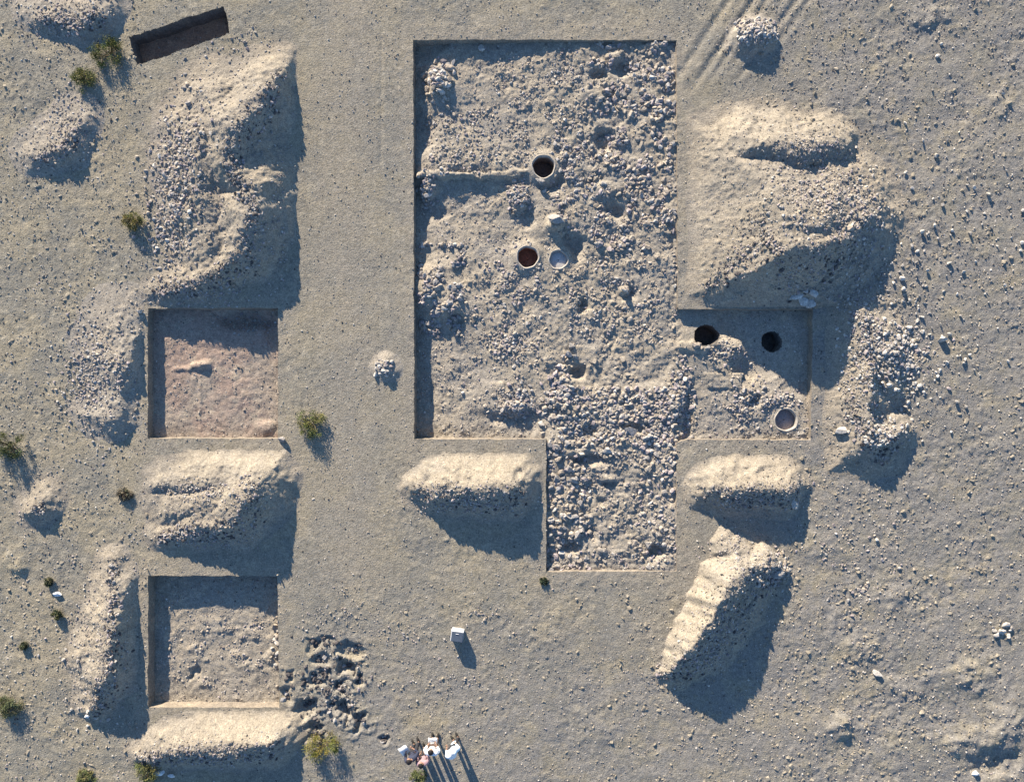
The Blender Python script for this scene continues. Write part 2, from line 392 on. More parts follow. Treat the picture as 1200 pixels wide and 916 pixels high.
def tex(nt, scale, detail=3, rough=.55, coord=None, w=0):
    n = nd(nt, 'ShaderNodeTexNoise')
    n.inputs['Scale'].default_value = scale; n.inputs['Detail'].default_value = detail; n.inputs['Roughness'].default_value = rough
    nt.links.new(coord, n.inputs['Vector'])
    return n.outputs['Fac']

def ramp(nt, fac, lo, hi):
    n = nd(nt, 'ShaderNodeMapRange'); n.interpolation_type = 'SMOOTHSTEP'
    n.inputs['From Min'].default_value = lo; n.inputs['From Max'].default_value = hi
    nt.links.new(fac, n.inputs['Value'])
    return n.outputs['Result']

def soil(name, base, alt, pale, dark, grain=.012, dust=None, speck=.5, grey=None):
    m, nt, b = new_mat(name)
    tc = nd(nt, 'ShaderNodeTexCoord').outputs['Object']
    c = mixc(nt, ramp(nt, tex(nt, .35, 5, .65, tc), .42, .58), base, alt)
    c = mixc(nt, ramp(nt, tex(nt, 1.7, 4, .65, tc), .5, .72), c, pale)
    c = mixc(nt, ramp(nt, tex(nt, 3.3, 4, .65, tc), .56, .74), c, dark)
    if dust:
        at = nd(nt, 'ShaderNodeAttribute', attribute_name='dust')
        f = nd(nt, 'ShaderNodeMath', operation='MULTIPLY'); nt.links.new(at.outputs['Fac'], f.inputs[0])
        nt.links.new(ramp(nt, tex(nt, 2.2, 4, .7, tc), .25, .65), f.inputs[1])
        c = mixc(nt, f.outputs[0], c, dust)
    if grey:
        at = nd(nt, 'ShaderNodeAttribute', attribute_name='greyness')
        f = nd(nt, 'ShaderNodeMath', operation='MULTIPLY'); nt.links.new(at.outputs['Fac'], f.inputs[0])
        nt.links.new(ramp(nt, tex(nt, .9, 4, .7, tc), .3, .6), f.inputs[1])
        c = mixc(nt, f.outputs[0], c, grey)
    g = tex(nt, 20, 2, .7, tc)
    lo = mixc(nt, ramp(nt, g, .3, .7), (1 - .5 * speck,) * 3, (1 + .5 * speck,) * 3)
    c = mixc(nt, 1.0, c, lo, 'MULTIPLY')
    g2 = tex(nt, 6, 3, .7, tc)
    lo = mixc(nt, ramp(nt, g2, .32, .68), (1 - .24 * speck,) * 3, (1 + .24 * speck,) * 3)
    c = mixc(nt, 1.0, c, lo, 'MULTIPLY')
    nt.links.new(c, b.inputs['Base Color'])
    bp = nd(nt, 'ShaderNodeBump'); bp.inputs['Strength'].default_value = 1.0; bp.inputs['Distance'].default_value = grain
    hgt = tex(nt, 17, 3, .7, tc)
    nt.links.new(hgt, bp.inputs['Height']); nt.links.new(bp.outputs[0], b.inputs['Normal'])
    return m

M = {}
M['ground'] = soil('dry_ground', (.282, .243, .172), (.228, .208, .165), (.335, .292, .215), (.175, .158, .124), .026, dust=(.30, .257, .195), grey=(.222, .205, .178))
M['heap'] = soil('spoil_soil', (.275, .236, .18), (.26, .228, .182), (.325, .28, .212), (.20, .175, .145), .026)
M['heapgrey'] = soil('stony_soil', (.285, .25, .20), (.265, .238, .195), (.33, .28, .21), (.20, .18, .15), .018)
M['floor'] = soil('trench_soil', (.30, .26, .20), (.28, .25, .205), (.365, .31, .23), (.215, .187, .155), .024)
M['floor_red'] = soil('reddish_trench_soil', (.30, .248, .195), (.305, .228, .178), (.355, .295, .22), (.225, .18, .14), .022)
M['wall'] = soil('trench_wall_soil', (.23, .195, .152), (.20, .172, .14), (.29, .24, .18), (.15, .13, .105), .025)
M['wall_dark'] = soil('red_test_soil', (.30, .195, .125), (.25, .17, .12), (.35, .24, .16), (.17, .125, .095), .02)  # reddish floor soil of the test trench, warmer to offset the blue skylight
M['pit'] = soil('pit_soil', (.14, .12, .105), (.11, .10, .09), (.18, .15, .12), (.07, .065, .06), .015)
M['clay'] = soil('baked_clay', (.345, .308, .258), (.32, .285, .24), (.40, .362, .31), (.25, .22, .18), .012, speck=.35)
M['oven_dark'] = soil('shaded_oven_clay', (.21, .165, .14), (.18, .145, .125), (.26, .2, .17), (.12, .1, .09), .008)  # darker than the rim clay: the oven's inner shade put into the colour
M['oven_red'] = soil('burnt_red_clay', (.33, .17, .115), (.28, .15, .11), (.38, .21, .14), (.18, .11, .085), .008)
M['ash'] = soil('pale_ash', (.46, .44, .41), (.42, .40, .38), (.52, .50, .46), (.34, .32, .30), .008, speck=.25)
M['mauve'] = soil('mauve_clay', (.30, .25, .235), (.28, .235, .225), (.34, .29, .26), (.22, .18, .17), .008, speck=.3)

def tint_mat(name, rough=.95, bump=.02, scale=14, var=.3, transl=0):
    m, nt, b = new_mat(name)
    b.inputs['Roughness'].default_value = rough
    tc = nd(nt, 'ShaderNodeTexCoord').outputs['Object']
    at = nd(nt, 'ShaderNodeAttribute', attribute_name='tint')
    g = tex(nt, scale, 3, .7, tc)
    lo = mixc(nt, ramp(nt, g, .3, .7), (1 - var,) * 3, (1 + var,) * 3)
    nt.links.new(mixc(nt, 1.0, at.outputs['Color'], lo, 'MULTIPLY'), b.inputs['Base Color'])
    bp = nd(nt, 'ShaderNodeBump'); bp.inputs['Strength'].default_value = .8; bp.inputs['Distance'].default_value = bump
    nt.links.new(g, bp.inputs['Height']); nt.links.new(bp.outputs[0], b.inputs['Normal'])
    return m
M['stone'] = tint_mat('weathered_stone')
M['leaf'] = tint_mat('bush_leaf', .8, .002, 40, .25)

def plain(name, col, rough=.8, var=.12, scale=30, spec=.2):
    m, nt, b = new_mat(name)
    b.inputs['Roughness'].default_value = rough; b.inputs['Specular IOR Level'].default_value = spec
    tc = nd(nt, 'ShaderNodeTexCoord').outputs['Object']
    g = tex(nt, scale, 3, .6, tc)
    lo = mixc(nt, ramp(nt, g, .3, .7), tuple(c * (1 - var) for c in col), tuple(c * (1 + var) for c in col))
    nt.links.new(lo, b.inputs['Base Color'])
    return m

# ------------------------------------------------------------------ mesh helpers
def link(name, me, mat=None, parent=None):
    o = bpy.data.objects.new(name, me); COL.objects.link(o)
    if mat is not None: me.materials.append(mat)
    if parent is not None: o.parent = parent
    return o

def tag(o, label=None, cat=None, group=None, kind=None):
    if label: o['label'] = label
    if cat: o['category'] = cat
    if group: o['group'] = group
    if kind: o['kind'] = kind
    return o

def np_mesh(name, co, faces, smooth=True):
    """faces: (n,k) int array"""
    me = bpy.data.meshes.new(name)
    n, k = faces.shape
    me.vertices.add(len(co)); me.vertices.foreach_set('co', np.ascontiguousarray(co, np.float32).ravel())
    me.loops.add(n * k); me.loops.foreach_set('vertex_index', np.ascontiguousarray(faces, np.int32).ravel())
    me.polygons.add(n); me.polygons.foreach_set('loop_start', np.arange(0, n * k, k, dtype=np.int32))
    me.polygons.foreach_set('loop_total', np.full(n, k, np.int32))
    me.polygons.foreach_set('use_smooth', np.full(n, smooth, bool))
    me.update(calc_edges=True)
    return me

def poly_dist(x, y, poly):
    best = np.full(x.shape, 1e9); bx = x.copy(); by = y.copy()
    n = len(poly)
    for i in range(n):
        d, t, qx, qy = seg_dist(x, y, poly[i], poly[(i + 1) % n])
        m = d < best
        best = np.where(m, d, best); bx = np.where(m, qx, bx); by = np.where(m, qy, by)
    return best, bx, by

def grid(name, xs, ys, zf, keep=None, holes=(), cell=.05, mask=None, extra=None):
    nx, ny = len(xs), len(ys)
    X, Y = np.meshgrid(xs, ys); X = X.copy(); Y = Y.copy()
    polys = list(holes) + ([keep] if keep is not None else [])
    for poly in polys:
        a = np.array(poly); lo = a.min(0) - cell * 2; hi = a.max(0) + cell * 2
        ix = np.where((xs >= lo[0]) & (xs <= hi[0]))[0]; iy = np.where((ys >= lo[1]) & (ys <= hi[1]))[0]
        sl = np.ix_(iy, ix)
        sx, sy = X[sl], Y[sl]
        d, bx, by = poly_dist(sx, sy, poly)
        m = d <= cell * .505
        sx = np.where(m, bx, sx); sy = np.where(m, by, sy)
        if len(poly) > 60:
            q = np.array(poly); e1 = q - np.roll(q, 1, 0); e2 = np.roll(q, -1, 0) - q
            ang = np.abs(e1[:, 0] * e2[:, 1] - e1[:, 1] * e2[:, 0]) / (np.linalg.norm(e1, axis=1) * np.linalg.norm(e2, axis=1))
            for cx, cy in q[ang > .8]:       # a vertex exactly on each sharp corner
                k = np.argmin((sx - cx) ** 2 + (sy - cy) ** 2)
                sx.flat[k] = cx; sy.flat[k] = cy
        X[sl] = sx; Y[sl] = sy
    idx = np.arange(nx * ny).reshape(ny, nx)
    F = np.stack([idx[:-1, :-1], idx[:-1, 1:], idx[1:, 1:], idx[1:, :-1]], -1).reshape(-1, 4)
    x = X.ravel(); y = Y.ravel()
    cx = x[F].mean(1); cy = y[F].mean(1)
    ok = np.ones(len(F), bool)
    if keep is not None: ok &= in_poly(cx, cy, keep)
    for hp in holes: ok &= ~in_poly(cx, cy, hp)
    z = zf(x, y)
    if mask is not None: ok &= mask(x, y, z, F)
    F = F[ok]
    used = np.unique(F); remap = np.full(len(x), -1); remap[used] = np.arange(len(used))
    co = np.stack([x, y, z], 1)[used]
    me = np_mesh(name, co, remap[F])
    if extra:
        for nm, fn in extra.items():
            a = me.attributes.new(nm, 'FLOAT', 'POINT')
            a.data.foreach_set('value', fn(co[:, 0], co[:, 1]).astype(np.float32))
    return me

def wall_strip(name, poly, ztop, zbot, step=.06, levels=6, batter=.03, rough=.02, seed=0, smooth=True):
    pts = []
    n = len(poly)
    for i in range(n):
        a = np.array(poly[i]); b = np.array(poly[(i + 1) % n])
        k = max(1, int(np.linalg.norm(b - a) / step))
        for j in range(k): pts.append(a + (b - a) * j / k)
    p = np.array(pts); m = len(p)
    area = sum(poly[i][0] * poly[(i + 1) % n][1] - poly[(i + 1) % n][0] * poly[i][1] for i in range(n))
    tang = np.roll(p, -1, 0) - np.roll(p, 1, 0)
    nrm = np.stack([-tang[:, 1], tang[:, 0]], 1); nrm /= np.linalg.norm(nrm, axis=1)[:, None]
    if area < 0: nrm = -nrm               # now points inwards
    zt = ztop(p[:, 0], p[:, 1]); zb = zbot(p[:, 0], p[:, 1])
    s = np.arange(m) * step
    co = []
    for l in range(levels + 1):
        t = l / levels
        off = batter * t + rough * math.sin(math.pi * min(1, t * 1.2)) * (noise(s / .35, s * 0 + l * .9, seed) + .6 * noise(s / .13, s * 0 + l * 1.7, seed + 1)) if l else 0 * s
        q = p + nrm * np.reshape(off, (-1, 1))
        co.append(np.column_stack([q, zt + (zb - zt) * t]))
    co = np.concatenate(co)
    i = np.arange(m); F = []
    for l in range(levels):
        a = l * m + i; b = l * m + (i + 1) % m
        F.append(np.stack([a, b, b + m, a + m], 1) if area < 0 else np.stack([b, a, a + m, b + m], 1))
    return np_mesh(name, co, np.concatenate(F), smooth)

def empty(name, loc):
    o = bpy.data.objects.new(name, None); COL.objects.link(o); o.location = loc; o.empty_display_size = .3
    return o

def axis(lo, hi, c): return np.arange(lo, hi + c * .5, c)

# ------------------------------------------------------------------ ground sheet
def dustf(x, y):
    d = np.zeros(x.shape)
    near = (np.abs(x) < 23) & (np.abs(y) < 19)
    xs, ys = x[near], y[near]; dd = np.zeros(xs.shape)
    for h in HEAPS:
        if h.get('pile') or h['key'] in ('corner', 'little_west', 'stony_west', 'stony_east'): continue
        x0, x1, y0, y1 = h['box']
        m = (xs > x0) & (xs < x1) & (ys > y0) & (ys < y1)
        if m.any(): dd[m] = np.maximum(dd[m], np.clip(1 + heap_raw(h, xs[m], ys[m]) / .3, 0, 1))
    for poly in STRAIGHT[:3]:
        e = poly_dist(xs, ys, poly)[0]
        dd = np.maximum(dd, .75 * np.clip(1.25 - e / .9, 0, 1))
    px = xs * 30 + 600; py = 458 - ys * 30
    dd = np.maximum(dd, .6 * sstep(1 - np.abs(px - 405 + 25 * noise(ys / 3, ys * 0, 33)) / 75) * sstep((740 - py) / 80))
    d[near] = dd
    return d
def greyf(x, y):
    px = x * 30 + 600; py = 458 - y * 30
    return np.clip(.3 * sstep((px - 300) / 150) + .7 * sstep((px - 830) / 160) + .6 * sstep((py - 680) / 150) * sstep((px - 300) / 100), 0, 1)
CELL = .05
core_x = axis(-21.5, 21.5, CELL); core_y = axis(-17, 17, CELL)
grow = np.cumsum(.05 * 1.17 ** np.arange(1, 46)); grow = grow[grow < 900]
XS = np.concatenate([core_x[0] - grow[::-1], core_x, core_x[-1] + grow])
YS = np.concatenate([core_y[0] - grow[::-1], core_y, core_y[-1] + grow])
g = link('ground', grid('ground', XS, YS, ground_h, holes=TRENCHES, extra={'dust': dustf, 'greyness': greyf}), M['ground'])
tag(g, kind='structure')

# ------------------------------------------------------------------ trenches
HOLES_MAIN = [circle(o['w'], o['r'] + .03, 40) for o in OVENS] + [p['poly'] for p in PITS]
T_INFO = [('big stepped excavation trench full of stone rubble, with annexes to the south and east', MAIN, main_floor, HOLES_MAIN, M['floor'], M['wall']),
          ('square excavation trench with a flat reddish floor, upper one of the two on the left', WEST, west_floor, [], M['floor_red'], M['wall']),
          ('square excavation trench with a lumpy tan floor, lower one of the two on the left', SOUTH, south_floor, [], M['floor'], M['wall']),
          ('narrow deep slanting test trench in shaded reddish earth near the top left corner', TEST, test_floor, [], M['wall_dark'], M['pit'])]
for label, poly, fl, holes, fm, wm in T_INFO:
    a = np.array(poly); c = a.mean(0)
    root = tag(empty('excavation_trench', (c[0], c[1], float(fl(c[:1], c[1:])[0]))), label, 'trench')
    inv = Matrix.Translation(root.location).inverted()
    cell = .05
    xs = axis(a[:, 0].min() - .1, a[:, 0].max() + .1, cell); ys = axis(a[:, 1].min() - .1, a[:, 1].max() + .1, cell)
    f = link('trench_floor', grid('trench_floor', xs, ys, fl, keep=poly, holes=holes), fm, root); f.matrix_parent_inverse = inv
    zb = (lambda fl: lambda x, y: np.minimum(fl(x, y), ground_h(x, y) - .03) - .04)(fl)
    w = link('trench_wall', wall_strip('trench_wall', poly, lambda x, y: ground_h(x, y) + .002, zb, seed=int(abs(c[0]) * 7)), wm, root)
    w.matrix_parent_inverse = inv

# ------------------------------------------------------------------ pits and ovens
for p in PITS:
    c = p['c']
    root = tag(empty('storage_pit', (c[0], c[1], -1.1)), p['label'], 'pit', 'pits in the annex floor')
    inv = Matrix.Translation(root.location).inverted()
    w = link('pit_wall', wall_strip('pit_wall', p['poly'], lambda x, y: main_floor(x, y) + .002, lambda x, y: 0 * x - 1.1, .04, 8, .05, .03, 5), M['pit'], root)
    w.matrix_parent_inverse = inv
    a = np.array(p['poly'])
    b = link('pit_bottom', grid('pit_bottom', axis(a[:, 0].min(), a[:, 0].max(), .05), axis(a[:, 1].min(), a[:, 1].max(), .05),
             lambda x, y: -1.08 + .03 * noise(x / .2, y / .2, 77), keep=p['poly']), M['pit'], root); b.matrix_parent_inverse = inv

def lathe(name, prof, n=48, wob=0, seed=0):
    co = []
    for i in range(n):
        a = 2 * math.pi * i / n
        for r, z in prof:
            k = 1 + wob * (math.sin(3 * a + seed) + .6 * math.sin(7 * a + seed * 2))
            co.append((r * k * math.cos(a), r * k * math.sin(a), z + wob * .3 * math.sin(4 * a + seed)))
    m = len(prof); F = []
    for i in range(n):
        for j in range(m - 1):
            F.append((i * m + j, ((i + 1) % n) * m + j, ((i + 1) % n) * m + j + 1, i * m + j + 1))
    return np_mesh(name, np.array(co), np.array(F))
for k, o in enumerate(OVENS):
    c = o['w']; r = o['r']; z = o['rim']
    root = tag(empty('clay_oven', (c[0], c[1], o['bottom'])), o['label'], 'clay oven', 'clay ovens in the big trench')
    dz = z - o['bottom']
    th = .07
    ring = [(r + .06, dz - .3), (r + .05, dz - .03), (r + .028, dz - .004), (r + .016, dz), (r - .028, dz - .06), (r - .03, dz - .16)]
    link('oven_rim', lathe('oven_rim', ring, 56, .03, k), M['clay'], root)
    inner = M['oven_red'] if o['mat'] == 'red' else M['oven_dark'] if o['mat'] == 'dark' else M['clay']
    link('oven_lining', lathe('oven_lining', [(r - .032, dz - .155), (r - .01, dz * .5 - .08), (r, -.05)], 56, .012, k), inner, root)
    fm = {'dark': M['oven_dark'], 'red': M['oven_red'], 'ash': M['ash'], 'mauve': M['mauve']}[o['mat']]
    link('oven_floor', lathe('oven_floor', [(r + .08, -.01), (r * .6, .02), (.02, .03)], 40, .01, k), fm, root)

# ------------------------------------------------------------------ stones
ICO = {}
def ico(sub):
    if sub not in ICO:
        bm = bmesh.new(); bmesh.ops.create_icosphere(bm, subdivisions=sub, radius=1)
        v = np.array([p.co for p in bm.verts]); f = np.array([[q.index for q in p.verts] for p in bm.faces]); bm.free()
        ICO[sub] = (v, f)
    return ICO[sub]
def rock_template(sub, seed):
    r = np.random.default_rng(seed)
    v, f = ico(sub); v = v.copy()
    v *= (1 + r.normal(0, .06, (len(v), 1)))
    for _ in range(9):
        n = r.normal(size=3); n /= np.linalg.norm(n)
        d = r.uniform(.42, .8)
        t = v @ n - d
        v = v - np.where(t > 0, t, 0)[:, None] * n
    v *= np.array([1.05, r.uniform(.7, .95), r.uniform(.5, .8)])
    v /= np.abs(v).max()
    return v, f
TPL = {s: [rock_template(s, 40 * s + k) for k in range(16)] for s in (1, 2, 3)}
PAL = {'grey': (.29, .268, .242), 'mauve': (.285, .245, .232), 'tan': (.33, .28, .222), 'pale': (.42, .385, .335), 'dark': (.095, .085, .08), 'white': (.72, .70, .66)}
def rot(yaw, tx, ty):
    return np.array(Matrix.Rotation(yaw, 3, 'Z') @ Matrix.Rotation(tx, 3, 'X') @ Matrix.Rotation(ty, 3, 'Y'))
def rock_geo(s, sub):
    v, f = TPL[sub][s['t']]
    return (v * s['r'] * np.array(s['sc'])) @ s['R'].T, f

STONES = []
def add_stones(n, ell, rmin, rmax, zone, pal=(('grey', 5), ('mauve', 3), ('tan', 5), ('pale', 1)), sink=.42, clump=0, feather=True, power=2.6, poly=None, keepout=None, at=None, rs=None, thr=0.0):
    cx, cy, rx, ry, rotd = ell
    m = int(n * 3) + 20
    if feather: u = np.clip(rng.normal(0, .5, (m, 2)), -1.4, 1.4)
    else: u = rng.uniform(-1, 1, (m, 2))
    a = math.radians(rotd)
    px = cx + u[:, 0] * rx * math.cos(a) - u[:, 1] * ry * math.sin(a)
    py = cy + u[:, 0] * rx * math.sin(a) + u[:, 1] * ry * math.cos(a)
    if at is not None: px, py = at; m = len(px)
    x = (px - 600) / 30; y = (458 - py) / 30
    ok = np.ones(m, bool)
    if clump: ok &= noise(x / clump, y / clump, 700 + int(cx)) + .35 * noise(x / (clump * .4), y / (clump * .4), 701) > thr
    if poly is not None: ok &= in_poly(x, y, poly)
    if keepout is not None:
        for q in keepout: ok &= ~in_poly(x, y, q)
    if rs is not None: rs = rs[ok][:n]
    x, y = x[ok][:n], y[ok][:n]
    if not len(x): return
    z = surface_z(x, y)
    names = [p[0] for p in pal]; wts = np.array([p[1] for p in pal], float); wts /= wts.sum()
    for i in range(len(x)):
        r = rmin + ((rmax if rs is None else rs[i]) - rmin) * rng.random() ** power
        col = names[rng.choice(len(names), p=wts)]
        base = np.array(PAL[col]) * rng.uniform(.82, 1.2)
        STONES.append(dict(x=x[i], y=y[i], z=z[i], r=r, t=int(rng.integers(16)), sc=(1, rng.uniform(.8, 1.05), rng.uniform(.8, 1.2)),
                           R=rot(rng.uniform(0, 6.28), rng.normal(0, .35), rng.normal(0, .35)), col=base, cn=col, zone=zone, sink=sink))

KO = [circle(o['w'], o['r'] + .1, 24) for o in OVENS] + [p['poly'] for p in PITS]
def mz(n, ell, a, b, zone, **kw): add_stones(int(n * 1.55), ell, a, b, zone, poly=kw.pop('poly', MAIN), keepout=KO, **kw)
SHADE = (('grey', 5), ('mauve', 4), ('tan', 2), ('pale', 2))
mz(90, (512, 92, 18, 24, 0), .06, .17, 'in the northwest corner mound of the big trench', power=1.4, pal=(('tan', 4), ('pale', 3), ('mauve', 2)))
mz(260, (532, 165, 34, 38, 0), .035, .09, 'by the west wall, north of the thin mud wall', feather=False)
mz(1000, (620, 125, 65, 70, 0), .022, .07, 'in the gravelly north room', feather=False, clump=.8, pal=(('tan', 6), ('pale', 2), ('grey', 3), ('mauve', 2)))
mz(1150, (742, 170, 50, 122, 0), .032, .15, 'in the rubble along the big trench\'s east wall', feather=False, clump=.9, power=2)
mz(420, (672, 200, 32, 60, 0), .035, .12, 'in the rubble just east of the northern clay oven', clump=.5)
mz(110, (606, 228, 15, 20, 0), .04, .11, 'in the clump below the thin mud wall', power=1.5)
mz(60, (499, 222, 9, 22, 0), .05, .12, 'at the west end of the thin mud wall', power=1.5)
mz(460, (518, 338, 28, 55, 0), .035, .16, 'in the rubble against the big trench\'s west wall', feather=False, clump=.7)
mz(420, (600, 335, 50, 45, 0), .03, .1, 'in the rubble south of the paired ovens', clump=.6)
mz(200, (598, 405, 32, 20, 0), .04, .1, 'in the stone patch mid big trench')
mz(170, (602, 474, 26, 20, 0), .04, .12, 'in the round mound near the big trench\'s south wall', power=1.7)
mz(90, (653, 455, 14, 42, 10), .06, .18, 'in the stone row at the south annex\'s north end', power=1.3)
mz(900, (728, 488, 74, 34, 0), .03, .13, 'in the dense spread atop the south annex', feather=False, power=1.8)
mz(230, (666, 595, 26, 78, 0), .035, .17, 'along the west side of the south annex', feather=False, power=1.8)
mz(230, (772, 590, 22, 78, 0), .035, .15, 'along the east side of the south annex', feather=False, power=1.8)
mz(420, (716, 600, 40, 72, 0), .022, .08, 'in the middle of the south annex', feather=False, clump=.7)
mz(600, (728, 350, 66, 52, 0), .025, .09, 'in the loose rubble east of the ovens', feather=False, clump=.8, pal=(('tan', 5), ('pale', 2), ('grey', 3), ('mauve', 2)))
mz(420, (560, 450, 72, 62, 0), .02, .08, 'on the big trench\'s bare southwest floor', feather=False, clump=.6, power=3)
mz(260, (540, 255, 50, 45, 0), .015, .05, 'on the bare floor south of the thin mud wall', feather=False, clump=.6, power=3)
mz(1900, (640, 280, 156, 232, 0), .016, .042, 'in the fine rubble of the big trench', feather=False, clump=.6, power=2, pal=(('tan', 5), ('pale', 2), ('grey', 3), ('mauve', 2)))
mz(500, (716, 560, 76, 108, 0), .018, .045, 'in the fine rubble of the big trench', feather=False, power=2)
mz(170, (876, 468, 26, 32, 20), .04, .12, 'in the clump amid the east annex')
mz(90, (916, 470, 22, 9, 0), .05, .1, 'in the collar above the shallow annex oven', power=1.5)
mz(200, (802, 470, 12, 45, 0), .05, .13, 'where the south and east annexes meet', power=1.6)
mz(110, (850, 412, 24, 18, 0), .04, .11, 'in the rubble beside the western pit')
mz(220, (880, 490, 72, 26, 0), .015, .06, 'on the south floor of the east annex', feather=False)
mz(90, (900, 400, 52, 36, 0), .02, .06, 'on the shaded floor of the east annex', feather=False)
add_stones(300, (250, 440, 74, 74, 0), .015, .045, 'on the floor of the western square trench', poly=WEST, feather=False, power=3)
add_stones(150, (288, 376, 34, 14, 0), .03, .09, 'in the western square trench\'s dark hollow', poly=WEST)
for q in ((233, 740), (262, 737), (293, 740), (230, 765), (275, 772), (295, 780), (237, 803), (195, 708)):
    add_stones(22, (*q, 11, 8, 0), .03, .075, 'on the floor of the southern square trench', poly=SOUTH)
add_stones(420, (250, 755, 74, 72, 0), .02, .06, 'on the floor of the southern square trench', poly=SOUTH, feather=False, clump=.5, power=2.5)
add_stones(16, (319, 762, 6, 26, 0), .1, .2, 'along the southern square trench\'s east wall', poly=SOUTH, pal=(('pale', 3), ('tan', 2)))
HEAP_WORDS = {'north_west': 'on the long northern spoil heap', 'centre': 'on the lens shaped middle spoil heap', 'west': 'on the heap between the square trenches',
 'south_west': 'on the bottom left spoil heap', 'far_west': 'on the ridge left of the southern square trench', 'stony_west': 'on the stony heap beside the western square trench',
 'east': 'on the largest spoil heap', 'stony_east': 'on the stony heap east of the annex', 'east_annex': 'on the heap south of the east annex',
 'diagonal': 'on the steep diagonal spoil heap', 'corner': 'on the low mound in the top left corner', 'little_west': 'on the mound left of the long northern heap',
 'tiny_west': 'on the tiny mound near the left edge', 'cairn_north': 'of the pale stone pile near the top edge', 'cairn_small': 'of the small pile left of the big trench'}
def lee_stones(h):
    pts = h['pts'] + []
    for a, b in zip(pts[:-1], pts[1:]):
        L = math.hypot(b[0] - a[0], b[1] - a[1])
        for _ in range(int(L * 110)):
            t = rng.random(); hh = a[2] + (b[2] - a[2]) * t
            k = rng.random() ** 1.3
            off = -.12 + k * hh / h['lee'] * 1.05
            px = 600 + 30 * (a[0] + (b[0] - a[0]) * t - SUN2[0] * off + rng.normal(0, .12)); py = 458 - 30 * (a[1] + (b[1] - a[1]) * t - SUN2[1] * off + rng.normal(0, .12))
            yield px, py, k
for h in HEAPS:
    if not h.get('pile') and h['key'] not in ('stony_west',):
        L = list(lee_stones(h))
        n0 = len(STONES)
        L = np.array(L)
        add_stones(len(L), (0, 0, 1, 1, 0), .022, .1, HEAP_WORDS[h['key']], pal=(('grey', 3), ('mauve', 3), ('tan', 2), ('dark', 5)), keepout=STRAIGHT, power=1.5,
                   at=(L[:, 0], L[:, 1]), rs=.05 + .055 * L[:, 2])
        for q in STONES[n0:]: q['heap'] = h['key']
for h in HEAPS:
    for n, ell, a, b in h['stones']:
        pal = (('pale', 4), ('grey', 3), ('mauve', 2)) if h.get('pile') else (('grey', 4), ('mauve', 3), ('tan', 4), ('pale', 2))
        if h['key'] == 'stony_east': pal = (('pale', 5), ('grey', 3), ('mauve', 2))
        if not h.get('pile'): n = int(n * 1.5)
        add_stones(n, ell, a, b * 1.1, HEAP_WORDS[h['key']], pal=pal, keepout=TRENCHES, power=1.3 if h.get('pile') else 2.2, feather=not h.get('pile'))
        for s in STONES[-n:]: s['heap'] = h['key'] if s['zone'] == HEAP_WORDS[h['key']] else s.get('heap')
def gs(n, ell, a, b, zone, **kw): add_stones(n, ell, a, b, zone, keepout=TRENCHES, **kw)
gs(230, (1110, 290, 125, 185, 0), .035, .11, 'on open ground right of the largest heap', pal=(('pale', 5), ('grey', 3)), sink=-.1, power=2.4)
gs(90, (1060, 330, 60, 60, 0), .04, .11, 'on open ground right of the largest heap', pal=(('pale', 5), ('grey', 3)), sink=.1)
gs(900, (1060, 480, 145, 480, 0), .018, .055, 'on the open ground along the right side', feather=False, clump=1.5, power=2.5)
gs(200, (1000, 650, 90, 60, 0), .03, .09, 'in the scatter right of the diagonal heap', clump=.7)
gs(12, (1178, 738, 14, 10, 0), .08, .17, 'in the pale cluster at the right edge', pal=(('pale', 4), ('grey', 2)), sink=.15, power=1)
gs(30, (1010, 690, 16, 8, -20), .05, .1, 'in the scatter right of the diagonal heap')
gs(180, (900, 820, 180, 70, 0), .02, .07, 'on the open ground at lower right', feather=False, clump=1.0)
gs(1100, (85, 460, 88, 460, 0), .018, .06, 'on the open ground along the left side', feather=False, clump=1.2, power=2.5)
gs(60, (95, 790, 70, 90, 0), .04, .1, 'on the open ground left of the narrow ridge', pal=(('pale', 4), ('grey', 3)), sink=.15)
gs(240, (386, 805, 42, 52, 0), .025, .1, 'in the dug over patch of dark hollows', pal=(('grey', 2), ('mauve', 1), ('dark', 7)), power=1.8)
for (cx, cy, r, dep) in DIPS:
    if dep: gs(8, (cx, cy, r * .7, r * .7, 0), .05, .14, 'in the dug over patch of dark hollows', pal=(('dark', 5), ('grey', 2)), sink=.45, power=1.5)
gs(220, (390, 730, 60, 50, 0), .02, .055, 'above the dug over patch', clump=.6)
gs(260, (540, 800, 110, 90, 0), .02, .06, 'on the ground around the pale box', clump=.7)
gs(45, (470, 742, 26, 16, 0), .03, .08, 'on the ground around the pale box')
gs(20, (572, 719, 18, 7, 0), .04, .09, 'in the short row above the pale box')
gs(420, (700, 780, 190, 130, 0), .015, .04, 'on the bare ground below the south annex', feather=False, clump=.8, power=2.5)
gs(300, (410, 330, 80, 330, 0), .01, .035, 'on the smooth track left of the big trench', feather=False, clump=1.5, power=3)
gs(260, (640, 22, 200, 22, 0), .012, .04, 'on the ground above the big trench', feather=False, power=2.5)
gs(420, (960, 80, 230, 90, 0), .015, .05, 'on the rutted ground at upper right', feather=False, clump=1.0, power=2.5)
gs(60, (290, 50, 30, 26, 0), .03, .09, 'on the ground right of the slanting test trench')

